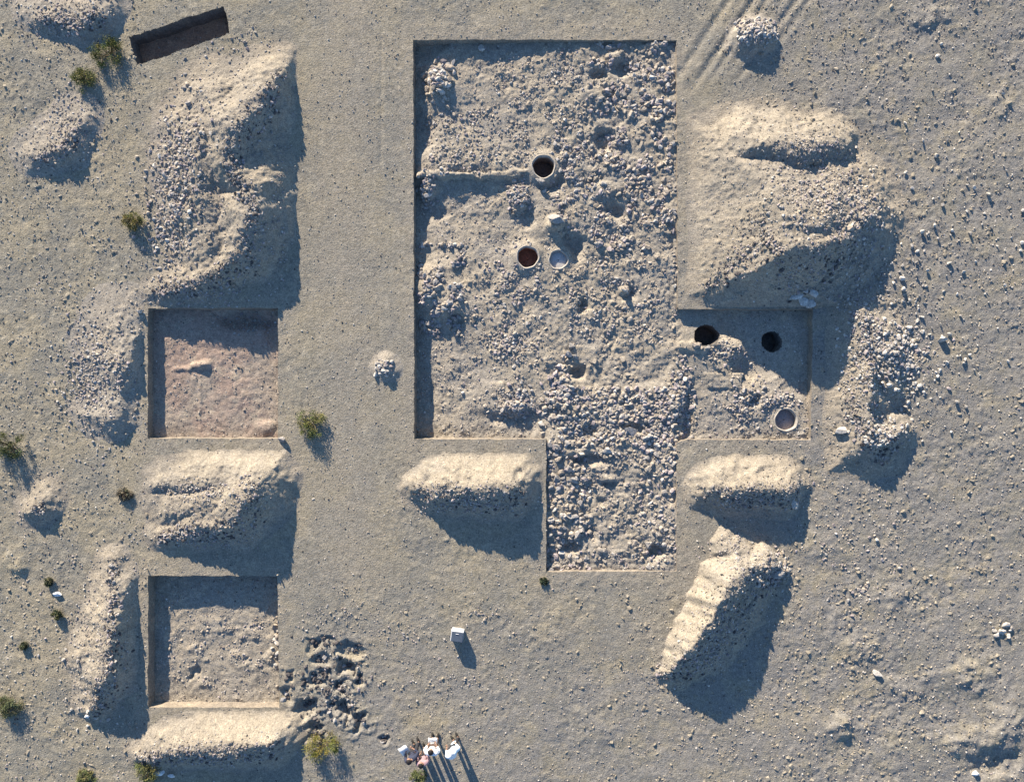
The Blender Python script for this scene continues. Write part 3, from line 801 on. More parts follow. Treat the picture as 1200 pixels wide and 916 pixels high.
def clods(n, ell, rmin, rmax, poly=None, tone=(.262, .228, .175), clump=.8, flat=.7):
    n0 = len(STONES)
    add_stones(n, ell, rmin, rmax, 'clods', sink=.62, thr=.12, feather=False, clump=clump, power=2.4, poly=poly, keepout=KO if poly is not None else STRAIGHT)
    for q in STONES[n0:]:
        q['clod'] = True; q['sc'] = (1, q['sc'][1], flat)
        q['col'] = np.array(tone) * rng.uniform(.85, 1.12)
clods(2600, (1040, 458, 165, 458, 0), .03, .13)
clods(900, (620, 800, 260, 118, 0), .025, .1)
clods(1100, (85, 458, 88, 458, 0), .03, .11)
clods(700, (905, 790, 190, 125, 0), .03, .13)
clods(1250, (715, 280, 80, 232, 0), .04, .16, MAIN, (.29, .25, .20))
clods(750, (565, 280, 80, 232, 0), .03, .12, MAIN, (.29, .25, .20))
clods(700, (716, 590, 76, 82, 0), .05, .17, MAIN, (.285, .25, .205))
clods(400, (250, 755, 74, 72, 0), .03, .09, SOUTH, (.29, .25, .20))
clods(350, (250, 440, 74, 74, 0), .03, .08, WEST, (.285, .245, .2))
# remarkable single stones: (photo x, y, radius, colour, shape scale, label, sink)
SPECIAL = [(187, 904, .2, 'white', (1.15, .8, .8), 'big white stone beside the bush at the bottom left, larger of two', .2),
 (202, 908, .16, 'white', (1, .9, .8), 'white round stone right of the bigger white stone at the bottom left', .2),
 (331, 515, .17, 'grey', (1, .9, 1), 'lone grey stone at the southeast corner of the western square trench', .15),
 (565, 57, .19, 'pale', (.8, 1.1, .7), 'large pale stone against the north wall of the big trench', .3),
 (739, 506, .3, 'grey', (1, .8, .35), 'flat grey slab amid the rubble at the top of the south annex', .2),
 (760, 511, .24, 'pale', (1.2, .7, .8), 'pale elongated boulder right of the flat slab in the south annex', .2),
 (712, 528, .19, 'pale', (.9, .9, .8), 'rounded pale boulder below the hollow in the middle of the south annex', .2),
 (672, 563, .2, 'grey', (1.1, .8, .8), 'grey boulder on the west side of the south annex', .25),
 (653, 257, .36, 'grey', (1, .85, .75), 'large grey boulder right of the ovens casting a broad shadow', .3),
 (632, 213, .2, 'grey', (1.2, .8, .7), 'flat grey stone lying against the south side of the northern oven', .25),
 (638, 224, .12, 'pale', (1, 1, .9), 'small pale stone below the northern oven', .2),
 (733, 341, .2, 'pale', (1, .7, .9), 'pale angular stone in the loose rubble east of the ovens', .2),
 (930, 590, .2, 'pale', (.8, 1.2, .9), 'pale stone on the south face of the small heap below the east annex', .1),
 (985, 505, .22, 'pale', (1.1, .8, .8), 'big pale block at the southwest foot of the stony eastern heap', .15),
 (994, 268, .2, 'tan', (1.1, .9, .8), 'sandy boulder on the east shoulder of the largest spoil heap', .2),
 (1103, 398, .19, 'pale', (.9, .8, 1.5), 'tall pale boulder standing right of the stony eastern heap', .1),
 (1028, 788, .2, 'pale', (1.1, .8, .9), 'lone boulder casting a short shadow at lower right', .15),
 (1142, 905, .16, 'white', (1, .9, .9), 'white stone near the bottom right corner', .15),
 (910, 672, .26, 'grey', (1.1, .8, .8), 'big grey boulder on the north end of the steep diagonal heap', .2),
 (818, 404, .24, 'tan', (1.1, .8, .8), 'tan rounded lump of mud at the lip of the western storage pit', .5),
 (104, 838, .13, 'white', (1, .8, .9), 'small white stone at the south end of the narrow ridge', .2),
 (114, 840, .13, 'pale', (1, .8, .9), 'pale stone next to the white one on the narrow ridge', .2),
 (503, 229, .16, 'pale', (1.3, .8, .7), 'pale flat stone under the west end of the thin mud wall', .2),
 (516, 107, .16, 'pale', (1.4, .7, .7), 'long pale stone on the south side of the northwest rubble mound', .2),
 (528, 80, .24, 'tan', (1.2, .9, .7), 'broad tan boulder on top of the northwest rubble mound', .3),
 (165, 365, .16, 'pale', (.9, 1, .8), 'pale stone at the northwest corner of the western square trench', .15),
 (68, 696, .16, 'white', (1.2, .8, .8), 'white flat stone on open ground near the left edge', .2)]
def tint_attr(me, cols):
    a = me.attributes.new('tint', 'FLOAT_COLOR', 'POINT')
    a.data.foreach_set('color', np.ascontiguousarray(cols, np.float32).ravel())

def stone_object(s, label, group=None):
    v, f = rock_geo(s, 3 if s['r'] > .12 else 2)
    me = np_mesh('stone', v, f, False)
    c = np.ones((len(v), 4)); c[:, :3] = s['col']
    tint_attr(me, c)
    o = link('stone', me, M['stone'])
    o.location = (s['x'], s['y'], s['z'] + s['r'] * (.5 - s['sink']))
    return tag(o, label, 'stone', group)

for (px, py, r, col, sc, label, sink) in SPECIAL:
    w = P(px, py, 0)
    z = float(surface_z(w[:1], w[1:])[0]); w = P(px, py, z)
    z = float(surface_z(w[:1], w[1:])[0])
    s = dict(x=w[0], y=w[1], z=z, r=r, t=int(rng.integers(16)), sc=sc, R=rot(rng.uniform(-.5, .5), rng.normal(0, .15), rng.normal(0, .15)),
             col=np.array(PAL[col]), sink=sink)
    stone_object(s, label)
# pale broken slabs by the annex
for k, (px, py, r, sx, sy, yaw) in enumerate([(930, 349, .2, 1.2, .7, .4), (938, 353, .24, .8, 1.2, .3), (946, 346, .24, 1.2, .8, -.5), (947, 357, .24, .9, 1.1, .6), (938, 344, .15, 1, .8, 0), (923, 350, .13, 1.2, .5, .7)]):
    w = P(px, py); z = float(surface_z(w[:1], w[1:])[0])
    s = dict(x=w[0], y=w[1], z=z, r=r, t=k + 2, sc=(sx, sy, .3), R=rot(yaw, .1, -.12), col=np.array((.46, .44, .40)) * (1 - .04 * k), sink=.1)
    o = stone_object(s, ['pale flat slab in the middle of the broken slabs north of the annex', 'tall pale slab pointing down in the slab cluster north of the annex',
        'northeastern slab of the broken slab cluster above the annex', 'southeastern slab of the broken slab cluster above the annex',
        'small slab at the top of the broken slab cluster above the annex', 'thin sliver of slab at the west end of the slab cluster'][k])
    o.name = 'stone_slab'; o['category'] = 'stone slab'

inframe = lambda s: not s.get('clod') and abs(s['x']) < 19.6 and abs(s['y']) < 14.9
STONES.sort(key=lambda s: -s['r'] * s['sc'][1])
N_IND = 300 - len(SPECIAL) - 4
big = []; rest = []
for s in STONES:
    if len(big) < N_IND and inframe(s): big.append(s)
    else: rest.append(s)
CN = {'grey': 'grey', 'mauve': 'reddish grey', 'tan': 'tan', 'pale': 'pale', 'dark': 'dark', 'white': 'white'}
SHORT = lambda z: z
for s in big:
    size = 'large' if s['r'] > .145 else 'medium sized' if s['r'] > .118 else 'smaller'
    shape = 'flat' if s['sc'][2] < .92 else 'blocky' if s['sc'][2] > 1.08 else 'rounded'
    s['lab'] = f"{size} {CN[s['cn']]} {shape} stone {s['zone']}"
by = {}
for s in big: by.setdefault(s['lab'], []).append(s)
for lab, L in by.items():
    grp = 'stones ' + L[0]['zone']
    if len(L) > 1:
        L.sort(key=lambda q: q['x'])
    for i, s in enumerate(L):
        stone_object(s, lab, grp)

def merged(lst, sub, name, mat, parent=None):
    V = []; F = []; C = []; off = 0
    for s in lst:
        v, f = rock_geo(s, sub if s['r'] > .05 else 1)
        V.append(v + np.array([s['x'], s['y'], s['z'] + s['r'] * (.5 - s['sink'])])); F.append(f + off); off += len(v)
        c = np.ones((len(v), 4)); c[:, :3] = s['col']; C.append(c)
    me = np_mesh(name, np.concatenate(V), np.concatenate(F), False)
    tint_attr(me, np.concatenate(C))
    return link(name, me, mat, parent)
tag(merged([s for s in rest if not s.get('heap') and not s.get('clod')], 2, 'rubble', M['stone']), 'loose grey and tan stones lying over the site', 'rubble', kind='stuff')

# pebbles: tiny, everywhere
PEB = []
m = 52000
x = rng.uniform(-20.6, 20.6, m); y = rng.uniform(-16, 16, m)
dens = .45 + .4 * noise(x / 2.5, y / 2.5, 801) + .35 * ((x * 30 + 600) > 830) + .25 * ((x * 30 + 600) < 170)
ok = rng.random(m) < dens
for q in KO: ok &= ~in_poly(x, y, q)
x, y = x[ok], y[ok]; z = surface_z(x, y)
for i in range(len(x)):
    cn = ['grey', 'tan', 'pale', 'dark', 'tan'][int(rng.integers(5))]
    PEB.append(dict(x=x[i], y=y[i], z=z[i], r=(.012 + .03 * rng.random() ** 2) * (1.15 if x[i] > 8 or x[i] < -14 else .95), t=int(rng.integers(16)), sc=(1, 1, 1.2), R=rot(rng.uniform(0, 6.28), 0, 0),
                    col=np.array(PAL[cn]) * rng.uniform(.8, 1.2), sink=.45))
tag(merged(PEB + [s for s in rest if s.get('clod')], 2, 'gravel', M['stone']), 'fine gravel strewn over the dry ground', 'gravel', kind='stuff')

# ------------------------------------------------------------------ spoil heap objects
for h in HEAPS:
    x0, x1, y0, y1 = h['box']
    pile = h.get('pile')
    me = grid('spoil_heap', axis(x0, x1, .045), axis(y0, y1, .045), lambda x, y: ground_h(x, y) + heap_field(h, x, y),
              mask=lambda x, y, z, F: ((z - ground_h(x, y))[F] > -.0165).any(1), cell=.045)
    # origin at the heap's base
    c = np.array(h['pts'])[:, :2].mean(0)
    gz = float(ground_h(c[:1], c[1:])[0])
    me.transform(Matrix.Translation((-c[0], -c[1], -gz)))
    o = link('stone_pile' if pile else 'spoil_heap', me, M['heapgrey'] if pile or h['key'] in ('stony_west', 'corner', 'little_west') else M['heap'])
    o.location = (c[0], c[1], gz)
    tag(o, h['label'], 'stone pile' if pile else 'spoil heap')
    st = [s for s in rest if s.get('heap') == h['key']]
    if st:
        ch = merged(st, 2, 'loose_stones', M['stone'])
        ch.data.transform(Matrix.Translation((-c[0], -c[1], -gz)))
        ch.parent = o; ch['kind'] = 'stuff'

# ------------------------------------------------------------------ bushes
def bush(px, py, r, hgt, label, col=(.105, .105, .035), seed=0, thin=1.0, name='bush'):
    rr = np.random.default_rng(900 + seed)
    w = P(px, py, hgt * .5); z = float(surface_z(w[:1], w[1:])[0])
    root = tag(empty(name, (w[0], w[1], z)), label, 'bush')
    r *= 1.18; nc = max(8, int(34 * thin)); V = []; C = []
    stems = []
    for k in range(nc):
        a = rr.uniform(0, 6.28); q = math.sqrt(rr.random()) * (1 if k % 4 else 1.15); el = rr.random()
        cx, cy = r * q * math.cos(a), r * q * math.sin(a) * .9
        cz = hgt * (.25 + .75 * el * (1 - .55 * q * q))
        stems.append((cx, cy, cz))
        base = np.array(col) * rr.uniform(.7, 1.6) * np.array([rr.uniform(.8, 1.1), 1, rr.uniform(.9, 1.3)])
        cr = r * rr.uniform(.16, .34)
        n = int(80 * thin * (r / .4) ** .6) + 10
        for _ in range(n):
            p = np.array([cx, cy, cz]) + rr.normal(0, .5, 3) * cr
            p[2] = max(p[2], .02)
            L = rr.uniform(.03, .06); W = L * rr.uniform(.35, .6)
            d1 = rr.normal(size=3); d1[2] = abs(d1[2]) * .8; d1 /= np.linalg.norm(d1)
            d2 = np.cross(d1, rr.normal(size=3)); d2 /= np.linalg.norm(d2) + 1e-9
            V += [p - d2 * W * .5, p + d1 * L * .5 - d2 * W * .0 + d2 * W * .5, p + d1 * L, p + d1 * L * .5 - d2 * W * .5]
            c = base * rr.uniform(.8, 1.25)
            C += [(*c, 1)] * 4
    V = np.array(V); F = np.arange(len(V)).reshape(-1, 4)
    me = np_mesh('foliage', V, F, False); tint_attr(me, C)
    link('foliage', me, M['leaf'], root)
    SV = []; SF = []
    for cx, cy, cz in stems:
        a = np.array([cx * .12, cy * .12, -.03]); b = np.array([cx * .6, cy * .6, cz * .55]); c = np.array([cx, cy, cz])
        off = len(SV)
        for p, rad in ((a, .012), (b, .008), (c, .003)):
            for i in range(5):
                t = 2 * math.pi * i / 5
                SV.append(p + np.array([math.cos(t) * rad, math.sin(t) * rad, 0]))
        for l in range(2):
            for i in range(5):
                SF.append((off + l * 5 + i, off + l * 5 + (i + 1) % 5, off + l * 5 + 5 + (i + 1) % 5, off + l * 5 + 5 + i))
    me = np_mesh('stems', np.array(SV), np.array(SF))
    c = np.ones((len(SV), 4)); c[:, :3] = (.13, .095, .06); tint_attr(me, c)
    link('stems', me, M['leaf'], root)
BUSHES = [(126, 62, .52, .42, 'round green bush left of the slanting test trench, larger of two', (.12, .12, .035)),
 (98, 94, .36, .34, 'smaller yellow green bush just below the round bush by the test trench', (.15, .14, .045)),
 (155, 260, .3, .4, 'slim yellowish bush at the west foot of the long northern heap', (.15, .13, .045)),
 (365, 497, .48, .45, 'lone green bush on the open track between the western trench and the big trench', (.13, .13, .04)),
 (8, 524, .5, .6, 'dark green bush at the left edge, level with the western square trench', (.075, .08, .03)),
 (9, 828, .4, .4, 'olive bush at the left edge near the bottom', (.10, .10, .045)),
 (377, 875, .5, .6, 'yellow green bush below the dug over patch, near the bottom edge', (.16, .14, .035)),
 (172, 903, .36, .35, 'low green bush touching the two white stones at the bottom left', (.12, .12, .045)),
 (100, 911, .28, .18, 'low pale bush at the bottom edge, far left', (.14, .13, .05)),
 (491, 910, .24, .25, 'small green bush right in front of the group of people', (.12, .13, .05)),
 (57, 682, .14, .2, 'tiny dark bush west of the narrow ridge, upper of two', (.09, .085, .045)),
 (67, 720, .15, .2, 'tiny green bush west of the narrow ridge, lower of two', (.09, .095, .045)),
 (146, 579, .22, .16, 'dry brownish shrub at the west end of the broad heap', (.12, .10, .065)),
 (28, 757, .13, .15, 'tiny olive bush on the stony ground at far left', (.09, .09, .045)),
 (637, 681, .13, .07, 'tiny dark green bush at the southwest corner of the south annex', (.05, .06, .035))]
for k, b in enumerate(BUSHES): bush(*b, seed=k)

# ------------------------------------------------------------------ pale box
def rbox(name, sx, sy, z0, z1, mat, parent, bev=.012, loc=(0, 0)):
    bm = bmesh.new(); bmesh.ops.create_cube(bm, size=1)
    for v in bm.verts: v.co = Vector((v.co.x * sx + loc[0], v.co.y * sy + loc[1], z0 + (v.co.z + .5) * (z1 - z0)))
    bmesh.ops.bevel(bm, geom=list(bm.edges), offset=bev, segments=2, affect='EDGES')
    me = bpy.data.meshes.new(name); bm.to_mesh(me); bm.free()
    return link(name, me, mat, parent)
w = P(535.3, 746, .4); gz = float(ground_h(w[:1], w[1:])[0])
bx = tag(empty('storage_box', (w[0], w[1], gz)), 'pale box with a blue grey lid standing alone on bare ground, casting a long shadow', 'box')
bx.rotation_euler = (0, 0, math.radians(-8))
M['box_white'] = plain('box_white', (.62, .62, .62), .6, .06, 8)
M['box_lid'] = plain('box_lid', (.075, .095, .125), .55, .08, 9)
rbox('box_body', .48, .41, -.03, .37, M['box_white'], bx)
rbox('lid', .445, .375, .3715, .40, M['box_lid'], bx, .01, (.012, -.012))
rbox('handle', .12, .02, .402, .42, M['box_white'], bx, .006, (.0, .1))
for s in (-1, 1): rbox('latch', .05, .012, .28, .38, M['box_lid'], bx, .004, (s * .13, -.212))

# ------------------------------------------------------------------ people
def skin_into(chains, subdiv=2):
    """chains: verts [(x,y,z,rx,ry)], edges -> evaluated mesh (np co, face list)"""
    verts, edges = chains
    me = bpy.data.meshes.new('tmp')
    me.from_pydata([v[:3] for v in verts], edges, [])
    ob = bpy.data.objects.new('tmp', me); COL.objects.link(ob)
    md = ob.modifiers.new('s', 'SKIN'); md.use_smooth_shade = True
    lay = me.skin_vertices[0].data if me.skin_vertices else None
    for i, v in enumerate(verts):
        lay[i].radius = (v[3], v[4]); lay[i].use_root = (i == 0)
    sb = ob.modifiers.new('u', 'SUBSURF'); sb.levels = subdiv; sb.render_levels = subdiv
    dg = bpy.context.evaluated_depsgraph_get(); dg.update()
    ev = ob.evaluated_get(dg)
    out = bpy.data.meshes.new_from_object(ev, depsgraph=dg)
    bpy.data.objects.remove(ob); bpy.data.meshes.remove(me)
    return out

def skin_obj(name, verts, edges, mat, parent, subdiv=2, extra=None):
    # the skin modifier layer is created by bmesh
    bm = bmesh.new()
    lay = bm.verts.layers.skin.verify()
    vs = []
    for i, v in enumerate(verts):
        q = bm.verts.new(v[:3]); q[lay].radius = (v[3], v[4]); q[lay].use_root = (i == 0); vs.append(q)
    for a, b in edges: bm.edges.new((vs[a], vs[b]))
    me = bpy.data.meshes.new('tmp'); bm.to_mesh(me); bm.free()
    ob = bpy.data.objects.new('tmp', me); COL.objects.link(ob)
    ob.modifiers.new('s', 'SKIN')
    sb = ob.modifiers.new('u', 'SUBSURF'); sb.levels = subdiv
    dg = bpy.context.evaluated_depsgraph_get()
    out = bpy.data.meshes.new_from_object(ob.evaluated_get(dg), depsgraph=dg)
    bpy.data.objects.remove(ob); bpy.data.meshes.remove(me)
    if extra:
        bm = bmesh.new(); bm.from_mesh(out)
        extra(bm); bm.to_mesh(out); bm.free()
    for p in out.polygons: p.use_smooth = True
    out.name = name
    out.materials.clear()
    return link(name, out, mat, parent)

def bm_tube(bm, pts, radii, n=7):
    rings = []
    for i, p in enumerate(pts):
        p = Vector(p)
        d = (Vector(pts[min(i + 1, len(pts) - 1)]) - Vector(pts[max(i - 1, 0)])).normalized()
        u = d.orthogonal().normalized(); v = d.cross(u)
        rings.append([bm.verts.new(p + (u * math.cos(t) + v * math.sin(t)) * radii[i]) for t in [2 * math.pi * k / n for k in range(n)]])
    for a, b in zip(rings[:-1], rings[1:]):
        for k in range(n): bm.faces.new((a[k], a[(k + 1) % n], b[(k + 1) % n], b[k]))
    bm.faces.new(rings[0][::-1]); bm.faces.new(rings[-1])
def bm_ball(bm, c, r, sc=(1, 1, 1)):
    m = Matrix.Translation(c) @ Matrix.Diagonal((r * sc[0], r * sc[1], r * sc[2], 1))
    bmesh.ops.create_uvsphere(bm, u_segments=14, v_segments=9, radius=1, matrix=m)

M['skin'] = plain('skin', (.36, .21, .14), .6, .06, 20)
M['hair'] = plain('black_hair', (.018, .015, .014), .6, .3, 60)
M['paper'] = plain('white_paper', (.80, .80, .78), .8, .03, 20)
M['ink'] = plain('grey_print', (.30, .30, .32), .8, .05, 20)
M['shoe'] = plain('dark_shoe', (.03, .028, .026), .6, .2, 40)
M['eye'] = plain('eye_dark', (.03, .025, .02), .3, .1, 40)

def person(px, py, yaw, height, label, top, bottom, arms, scarf=None, lean=0.0, long_top=False, nod=.35, mats=None):
    """px,py: where the feet stand; facing = yaw (0 looks to the top of the photo)"""
    w = P(px, py); z = float(surface_z(w[:1], w[1:])[0])
    root = tag(empty('person', (w[0], w[1], z)), label, 'person', None)
    root.rotation_euler = (0, 0, yaw); k = height / 1.72; root.scale = (k, k, k)
    lf = lean
    def sp(z_, y_=0): return y_ + lf * max(0, z_ - .95)
    hd = Vector((0, sp(1.58, .03 + .06 * nod), 1.60 - .03 * nod))
    # joints
    V = [(0, 0, .96, .145, .105), (0, sp(1.13), 1.13, .125, .095), (0, sp(1.3), 1.30, .155, .10), (0, sp(1.42), 1.42, .10, .075), (0, sp(1.49, .01), 1.49, .055, .055),
         (hd.x, hd.y, hd.z, .075, .085), (hd.x, hd.y + .005 + .03 * nod, hd.z + .075, .078, .092), (hd.x, hd.y + .03 * nod, hd.z + .13, .05, .06)]
    E = [(0, 1), (1, 2), (2, 3), (3, 4), (4, 5), (5, 6), (6, 7)]
    for s in (-1, 1):
        b = len(V)
        V += [(s * .09, 0, .88, .085, .085), (s * .1, .02, .5, .055, .058), (s * .1, -.015, .3, .05, .056), (s * .1, -.02, .09, .036, .04), (s * .105, .05, .045, .038, .03), (s * .115, .15, .03, .035, .02)]
        E += [(0, b), (b, b + 1), (b + 1, b + 2), (b + 2, b + 3), (b + 3, b + 4), (b + 4, b + 5)]
    arm_v = {}
    for s, (el, wr) in zip((-1, 1), arms):
        b = len(V)
        sh = (s * .175, sp(1.39), 1.39)
        el_ = Vector(el); wr_ = Vector(wr); d = (wr_ - el_).normalized(); palm = wr_ + d * .07
        V += [(*sh, .062, .06), (*el_, .042, .042), (*wr_, .028, .026), (*palm, .036, .018)]
        E += [(3, b), (b, b + 1), (b + 1, b + 2), (b + 2, b + 3)]
        arm_v[s] = (sh, el_, wr_, palm, d)
    def hands_face(bm):
        for s in (-1, 1):
            sh, el_, wr_, palm, d = arm_v[s]
            side = d.cross(Vector((0, 0, 1))).normalized(); dn = d.cross(side).normalized()
            if dn.z > 0: dn = -dn
            for i, (o, L) in enumerate(((-.027, .062), (-.009, .074), (.009, .07), (.027, .055))):
                r0 = palm + side * o + d * .01
                p1 = r0 + d * L * .45; p2 = p1 + (d * .6 + dn * .6) * L * .35; p3 = p2 + (d * .1 + dn) * L * .28
                bm_tube(bm, [r0, p1, p2, p3], [.0095, .009, .008, .006])
            t0 = palm - d * .035 - side * s * .03
            t1 = t0 + (d * .5 - side * s * .6 + dn * .4) * .035; t2 = t1 + (d * .9 + dn * .3) * .03
            bm_tube(bm, [t0, t1, t2], [.012, .011, .008])
        f = Vector((0, 1, -.35 * nod)).normalized()
        fc = hd + Vector((0, .015 * nod, .05))
        bm_ball(bm, fc + f * .092 + Vector((0, 0, -.012)), .016, (.8, 1.1, 1.4))           # nose
        bm_ball(bm, fc + f * .082 + Vector((0, 0, -.05)), .018, (1.3, .5, .35))            # mouth
        for s in (-1, 1): bm_ball(bm, fc + Vector((s * .078, -.005, -.005)), .028, (.35, .7, 1.1))
    skin_obj('body', V, E, M['skin'], root, 2, hands_face)
    for s in (-1, 1):
        bm = bmesh.new(); f = Vector((0, 1, -.35 * nod)).normalized()
        bm_ball(bm, hd + Vector((s * .03, .015 * nod, .062)) + f * .078, .011)
        me = bpy.data.meshes.new('eye'); bm.to_mesh(me); bm.free(); link('eye', me, M['eye'], root)
    # clothes
    tb = .62 if long_top else .86
    V2 = [(0, 0, tb, .175 if long_top else .165, .13), (0, sp(1.0), 1.0, .165, .125), (0, sp(1.15), 1.15, .15, .118), (0, sp(1.31), 1.31, .185, .128), (0, sp(1.42), 1.42, .15, .11), (0, sp(1.475, .005), 1.475, .085, .08)]
    E2 = [(0, 1), (1, 2), (2, 3), (3, 4), (4, 5)]
    if long_top:
        V2.insert(0, (0, 0, .42, .19, .15)); E2 = [(i, i + 1) for i in range(6)]
    chest = len(V2) - 2
    for s in (-1, 1):
        sh, el_, wr_, palm, d = arm_v[s]
        b = len(V2); cuff = el_ + (wr_ - el_) * .82
        V2 += [(*sh, .105, .098), (*el_, .064, .062), (*cuff, .046, .044)]
        E2 += [(chest, b), (b, b + 1), (b + 1, b + 2)]
    skin_obj('shirt', V2, E2, top, root, 2)
    V3 = [(0, 0, .93, .158, .118)]; E3 = []
    for s in (-1, 1):
        b = len(V3)
        V3 += [(s * .092, 0, .84, .10, .10), (s * .1, .02, .5, .076, .08), (s * .1, -.012, .12, .062, .068)]
        E3 += [(0, b), (b, b + 1), (b + 1, b + 2)]
    skin_obj('trousers', V3, E3, bottom, root, 2)
    for s in (-1, 1):
        bm = bmesh.new()
        bm_tube(bm, [(s * .1, -.075, .045), (s * .1, -.03, .055), (s * .106, .06, .05), (s * .115, .15, .038), (s * .118, .2, .03)], [.03, .046, .046, .042, .02], 10)
        me = bpy.data.meshes.new('shoe'); bm.to_mesh(me); bm.free()
        for p in me.polygons: p.use_smooth = True
        link('shoe', me, M['shoe'], root)
    bm = bmesh.new()
    hc = hd + Vector((0, .008 * nod - .012, .075))
    if scarf is None:
        bm_ball(bm, hc, .118, (.92, 1.08, 1.02))
        f = Vector((0, 1, -.25)).normalized()
        bmesh.ops.delete(bm, geom=[v for v in bm.verts if (v.co - hc).dot(f) > .05 and v.co.z < hc.z + .05], context='VERTS')
        bm_ball(bm, hc + Vector((0, -.055, -.06)), .075, (1.15, .75, 1.2))
        nm, mt = 'hair', M['hair']
    else:
        bm_ball(bm, hc, .115, (.95, 1.1, 1.02))
        f = Vector((0, 1, -.3)).normalized()
        bmesh.ops.delete(bm, geom=[v for v in bm.verts if (v.co - hc).dot(f) > .06 and v.co.z < hc.z + .05], context='VERTS')
        bm_tube(bm, [hc + Vector((0, -.02, -.02)), hc + Vector((0, -.035, -.12)), (0, sp(1.4, -.02), 1.42), (0, sp(1.3, -.03), 1.30)], [.1, .105, .17, .19], 16)
        nm, mt = 'headscarf', scarf
    me = bpy.data.meshes.new(nm); bm.to_mesh(me); bm.free()
    for p in me.polygons: p.use_smooth = True
    link(nm, me, mt, root)
    return root

navy = plain('navy_cloth', (.035, .04, .065), .9, .2, 25); mauve = plain('mauve_cloth', (.30, .20, .215), .9, .15, 25)
white = plain('white_cloth', (.74, .74, .74), .9, .05, 12); ice = plain('pale_blue_cloth', (.58, .68, .76), .9, .06, 12)
brown = plain('brown_cloth', (.085, .06, .05), .9, .2, 25); dark = plain('black_cloth', (.03, .03, .035), .9, .2, 25)
hold = [((-.27, .06, 1.10), (-.15, .27, 1.10)), ((.27, .06, 1.10), (.15, .27, 1.10))]
p1 = person(488, 869, math.radians(25), 1.68, 'person in dark navy clothes holding up a white sheet, leftmost of the four people', navy, dark, hold, lean=.1, nod=.7)
p2 = person(500, 874, math.radians(8), 1.64, 'person in a mauve shirt standing between the ones in navy and in white', mauve, dark, [((-.25, .02, 1.08), (-.12, .2, 1.0)), ((.25, .02, 1.08), (.12, .2, 1.02))], lean=.1, nod=.6)
p3 = person(510, 863, math.radians(-4), 1.74, 'black haired person in a white shirt looking down at open papers', white, brown, hold, lean=.32, nod=1.0)
p4 = person(534, 864, math.radians(35), 1.70, 'person in a long pale garment and white headscarf, rightmost of the four people', ice, dark, [((-.27, .05, 1.08), (-.15, .24, 1.05)), ((.26, -.02, 1.08), (.2, .2, .95))], scarf=white, lean=.25, long_top=True)

def sheet(root, off, size, tilt, label, lines, name='sheet_of_paper'):
    Mx = Matrix.Translation(root.location) @ Matrix.Rotation(root.rotation_euler.z, 4, 'Z')
    o = empty(name, Mx @ Vector(off)); o.rotation_euler = (tilt, 0, root.rotation_euler.z)
    tag(o, label, 'paper')
    n = 8; co = []; F = []
    for j in range(2):
        for i in range(n + 1):
            xx = (i / n - .5) * size[0]
            zz = .02 * math.sin(i / n * math.pi * 2)
            co += [(xx, -size[1] / 2, zz - j * .004), (xx, size[1] / 2, zz - j * .004)]
    m = 2 * (n + 1)
    for i in range(n):
        a = 2 * i
        F += [(a, a + 2, a + 3, a + 1), (m + a + 1, m + a + 3, m + a + 2, m + a)]
        F += [(a, m + a, m + a + 2, a + 2), (a + 1, a + 3, m + a + 3, m + a + 1)]
    F += [(0, 1, m + 1, m), (2 * n, m + 2 * n, m + 2 * n + 1, 2 * n + 1)]
    link('page', np_mesh('page', np.array(co), np.array(F), True), M['paper'], o)
    if lines:
        for yy in (-.04, .05):
            co = []; F = []
            for i in range(n + 1):
                xx = (i / n - .5) * size[0] * .84
                zz = .02 * math.sin((xx / size[0] + .5) * math.pi * 2) + .003
                co += [(xx, yy - .012, zz), (xx, yy + .012, zz)]
            for i in range(n): F.append((2 * i, 2 * i + 2, 2 * i + 3, 2 * i + 1))
            link('printed_band', np_mesh('printed_band', np.array(co), np.array(F)), M['ink'], o)
sheet(p1, (-.16, .36, 1.13), (.34, .44), math.radians(25), 'white sheet of paper in the hands of the person in navy', False)
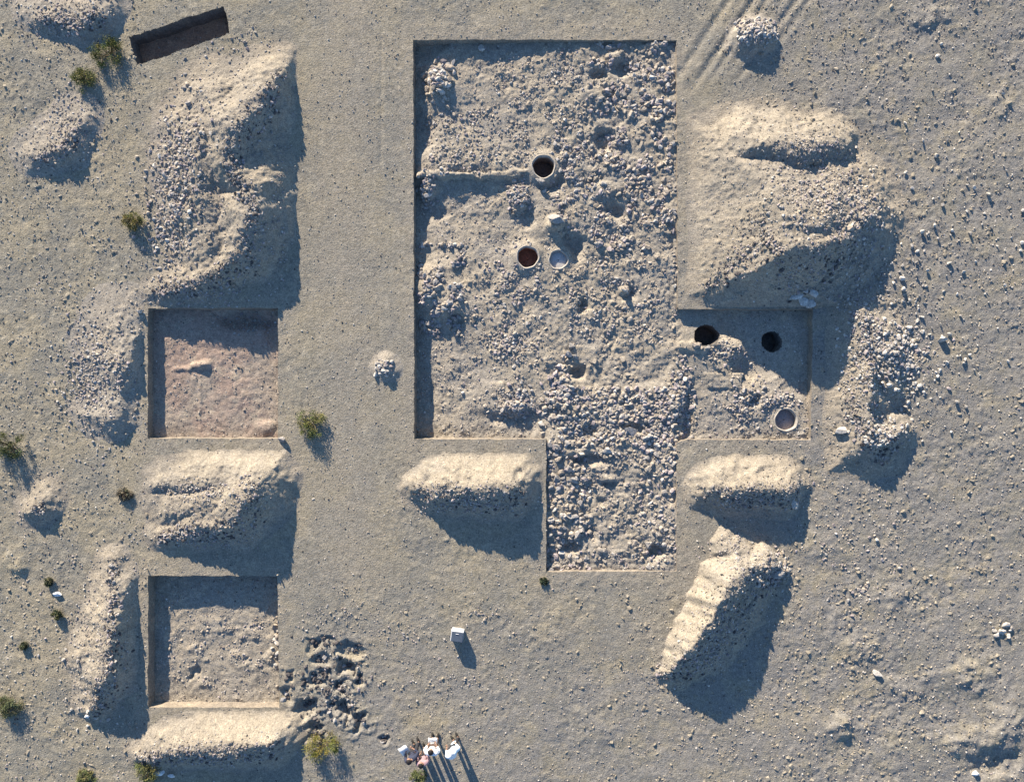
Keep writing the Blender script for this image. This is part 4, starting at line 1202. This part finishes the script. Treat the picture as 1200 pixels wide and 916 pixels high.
sheet(p3, (0, .42, 1.12), (.34, .26), math.radians(15), 'open white papers with grey bands held by the person in the white shirt', True)

# pegs at the trench corners
for px, py, lab in ((173, 669, 'short pale peg at the northwest corner of the southern square trench'), (327, 676, 'short pale peg at the northeast corner of the southern square trench')):
    w = P(px, py - 2) + np.array([0, .06]); z = float(ground_h(w[:1], w[1:])[0])
    me = lathe('wooden_peg', [(.002, -.1), (.02, 0), (.026, .16), (.03, .19), (.002, .2)], 10, .02)
    o = tag(link('wooden_peg', me, plain('peg_wood', (.42, .36, .28), .8, .2, 60)), lab, 'peg'); o.location = (w[0], w[1], z)

# ------------------------------------------------------------------ light, sky, camera
wd = bpy.data.worlds.new('World'); SC.world = wd; wd.use_nodes = True
nt = wd.node_tree
sky = nt.nodes.new('ShaderNodeTexSky'); sky.sky_type = 'NISHITA'; sky.sun_disc = False
AZ = math.atan2(SUN2[0], SUN2[1])
sky.sun_elevation = math.radians(ELEV); sky.sun_rotation = AZ % (2 * math.pi)
sky.altitude = 1500; sky.dust_density = .2; sky.ozone_density = 4.0
nt.links.new(sky.outputs[0], nt.nodes['Background'].inputs[0])
nt.nodes['Background'].inputs[1].default_value = .10
sl = bpy.data.lights.new('sun', 'SUN'); sl.energy = 4.7; sl.angle = math.radians(.5); sl.color = (1, .885, .73)
so = bpy.data.objects.new('sun', sl); COL.objects.link(so)
ce = math.cos(math.radians(ELEV))
dirv = Vector((-SUN2[0] * ce, -SUN2[1] * ce, -math.sin(math.radians(ELEV))))
so.rotation_euler = dirv.to_track_quat('-Z', 'Y').to_euler(); so.location = (-20, 40, 30)
cd = bpy.data.cameras.new('camera'); cd.sensor_fit = 'HORIZONTAL'; cd.sensor_width = 36; cd.lens = 36 * CAM_H / 40
cd.clip_end = 3000
co = bpy.data.objects.new('camera', cd); COL.objects.link(co); co.location = (0, 0, CAM_H); co.rotation_euler = (0, 0, 0)
SC.camera = co
vs = SC.view_settings
vs.view_transform = 'Standard'; vs.look = 'None'; vs.gamma = 1; vs.exposure = 1.5; vs.use_curve_mapping = False
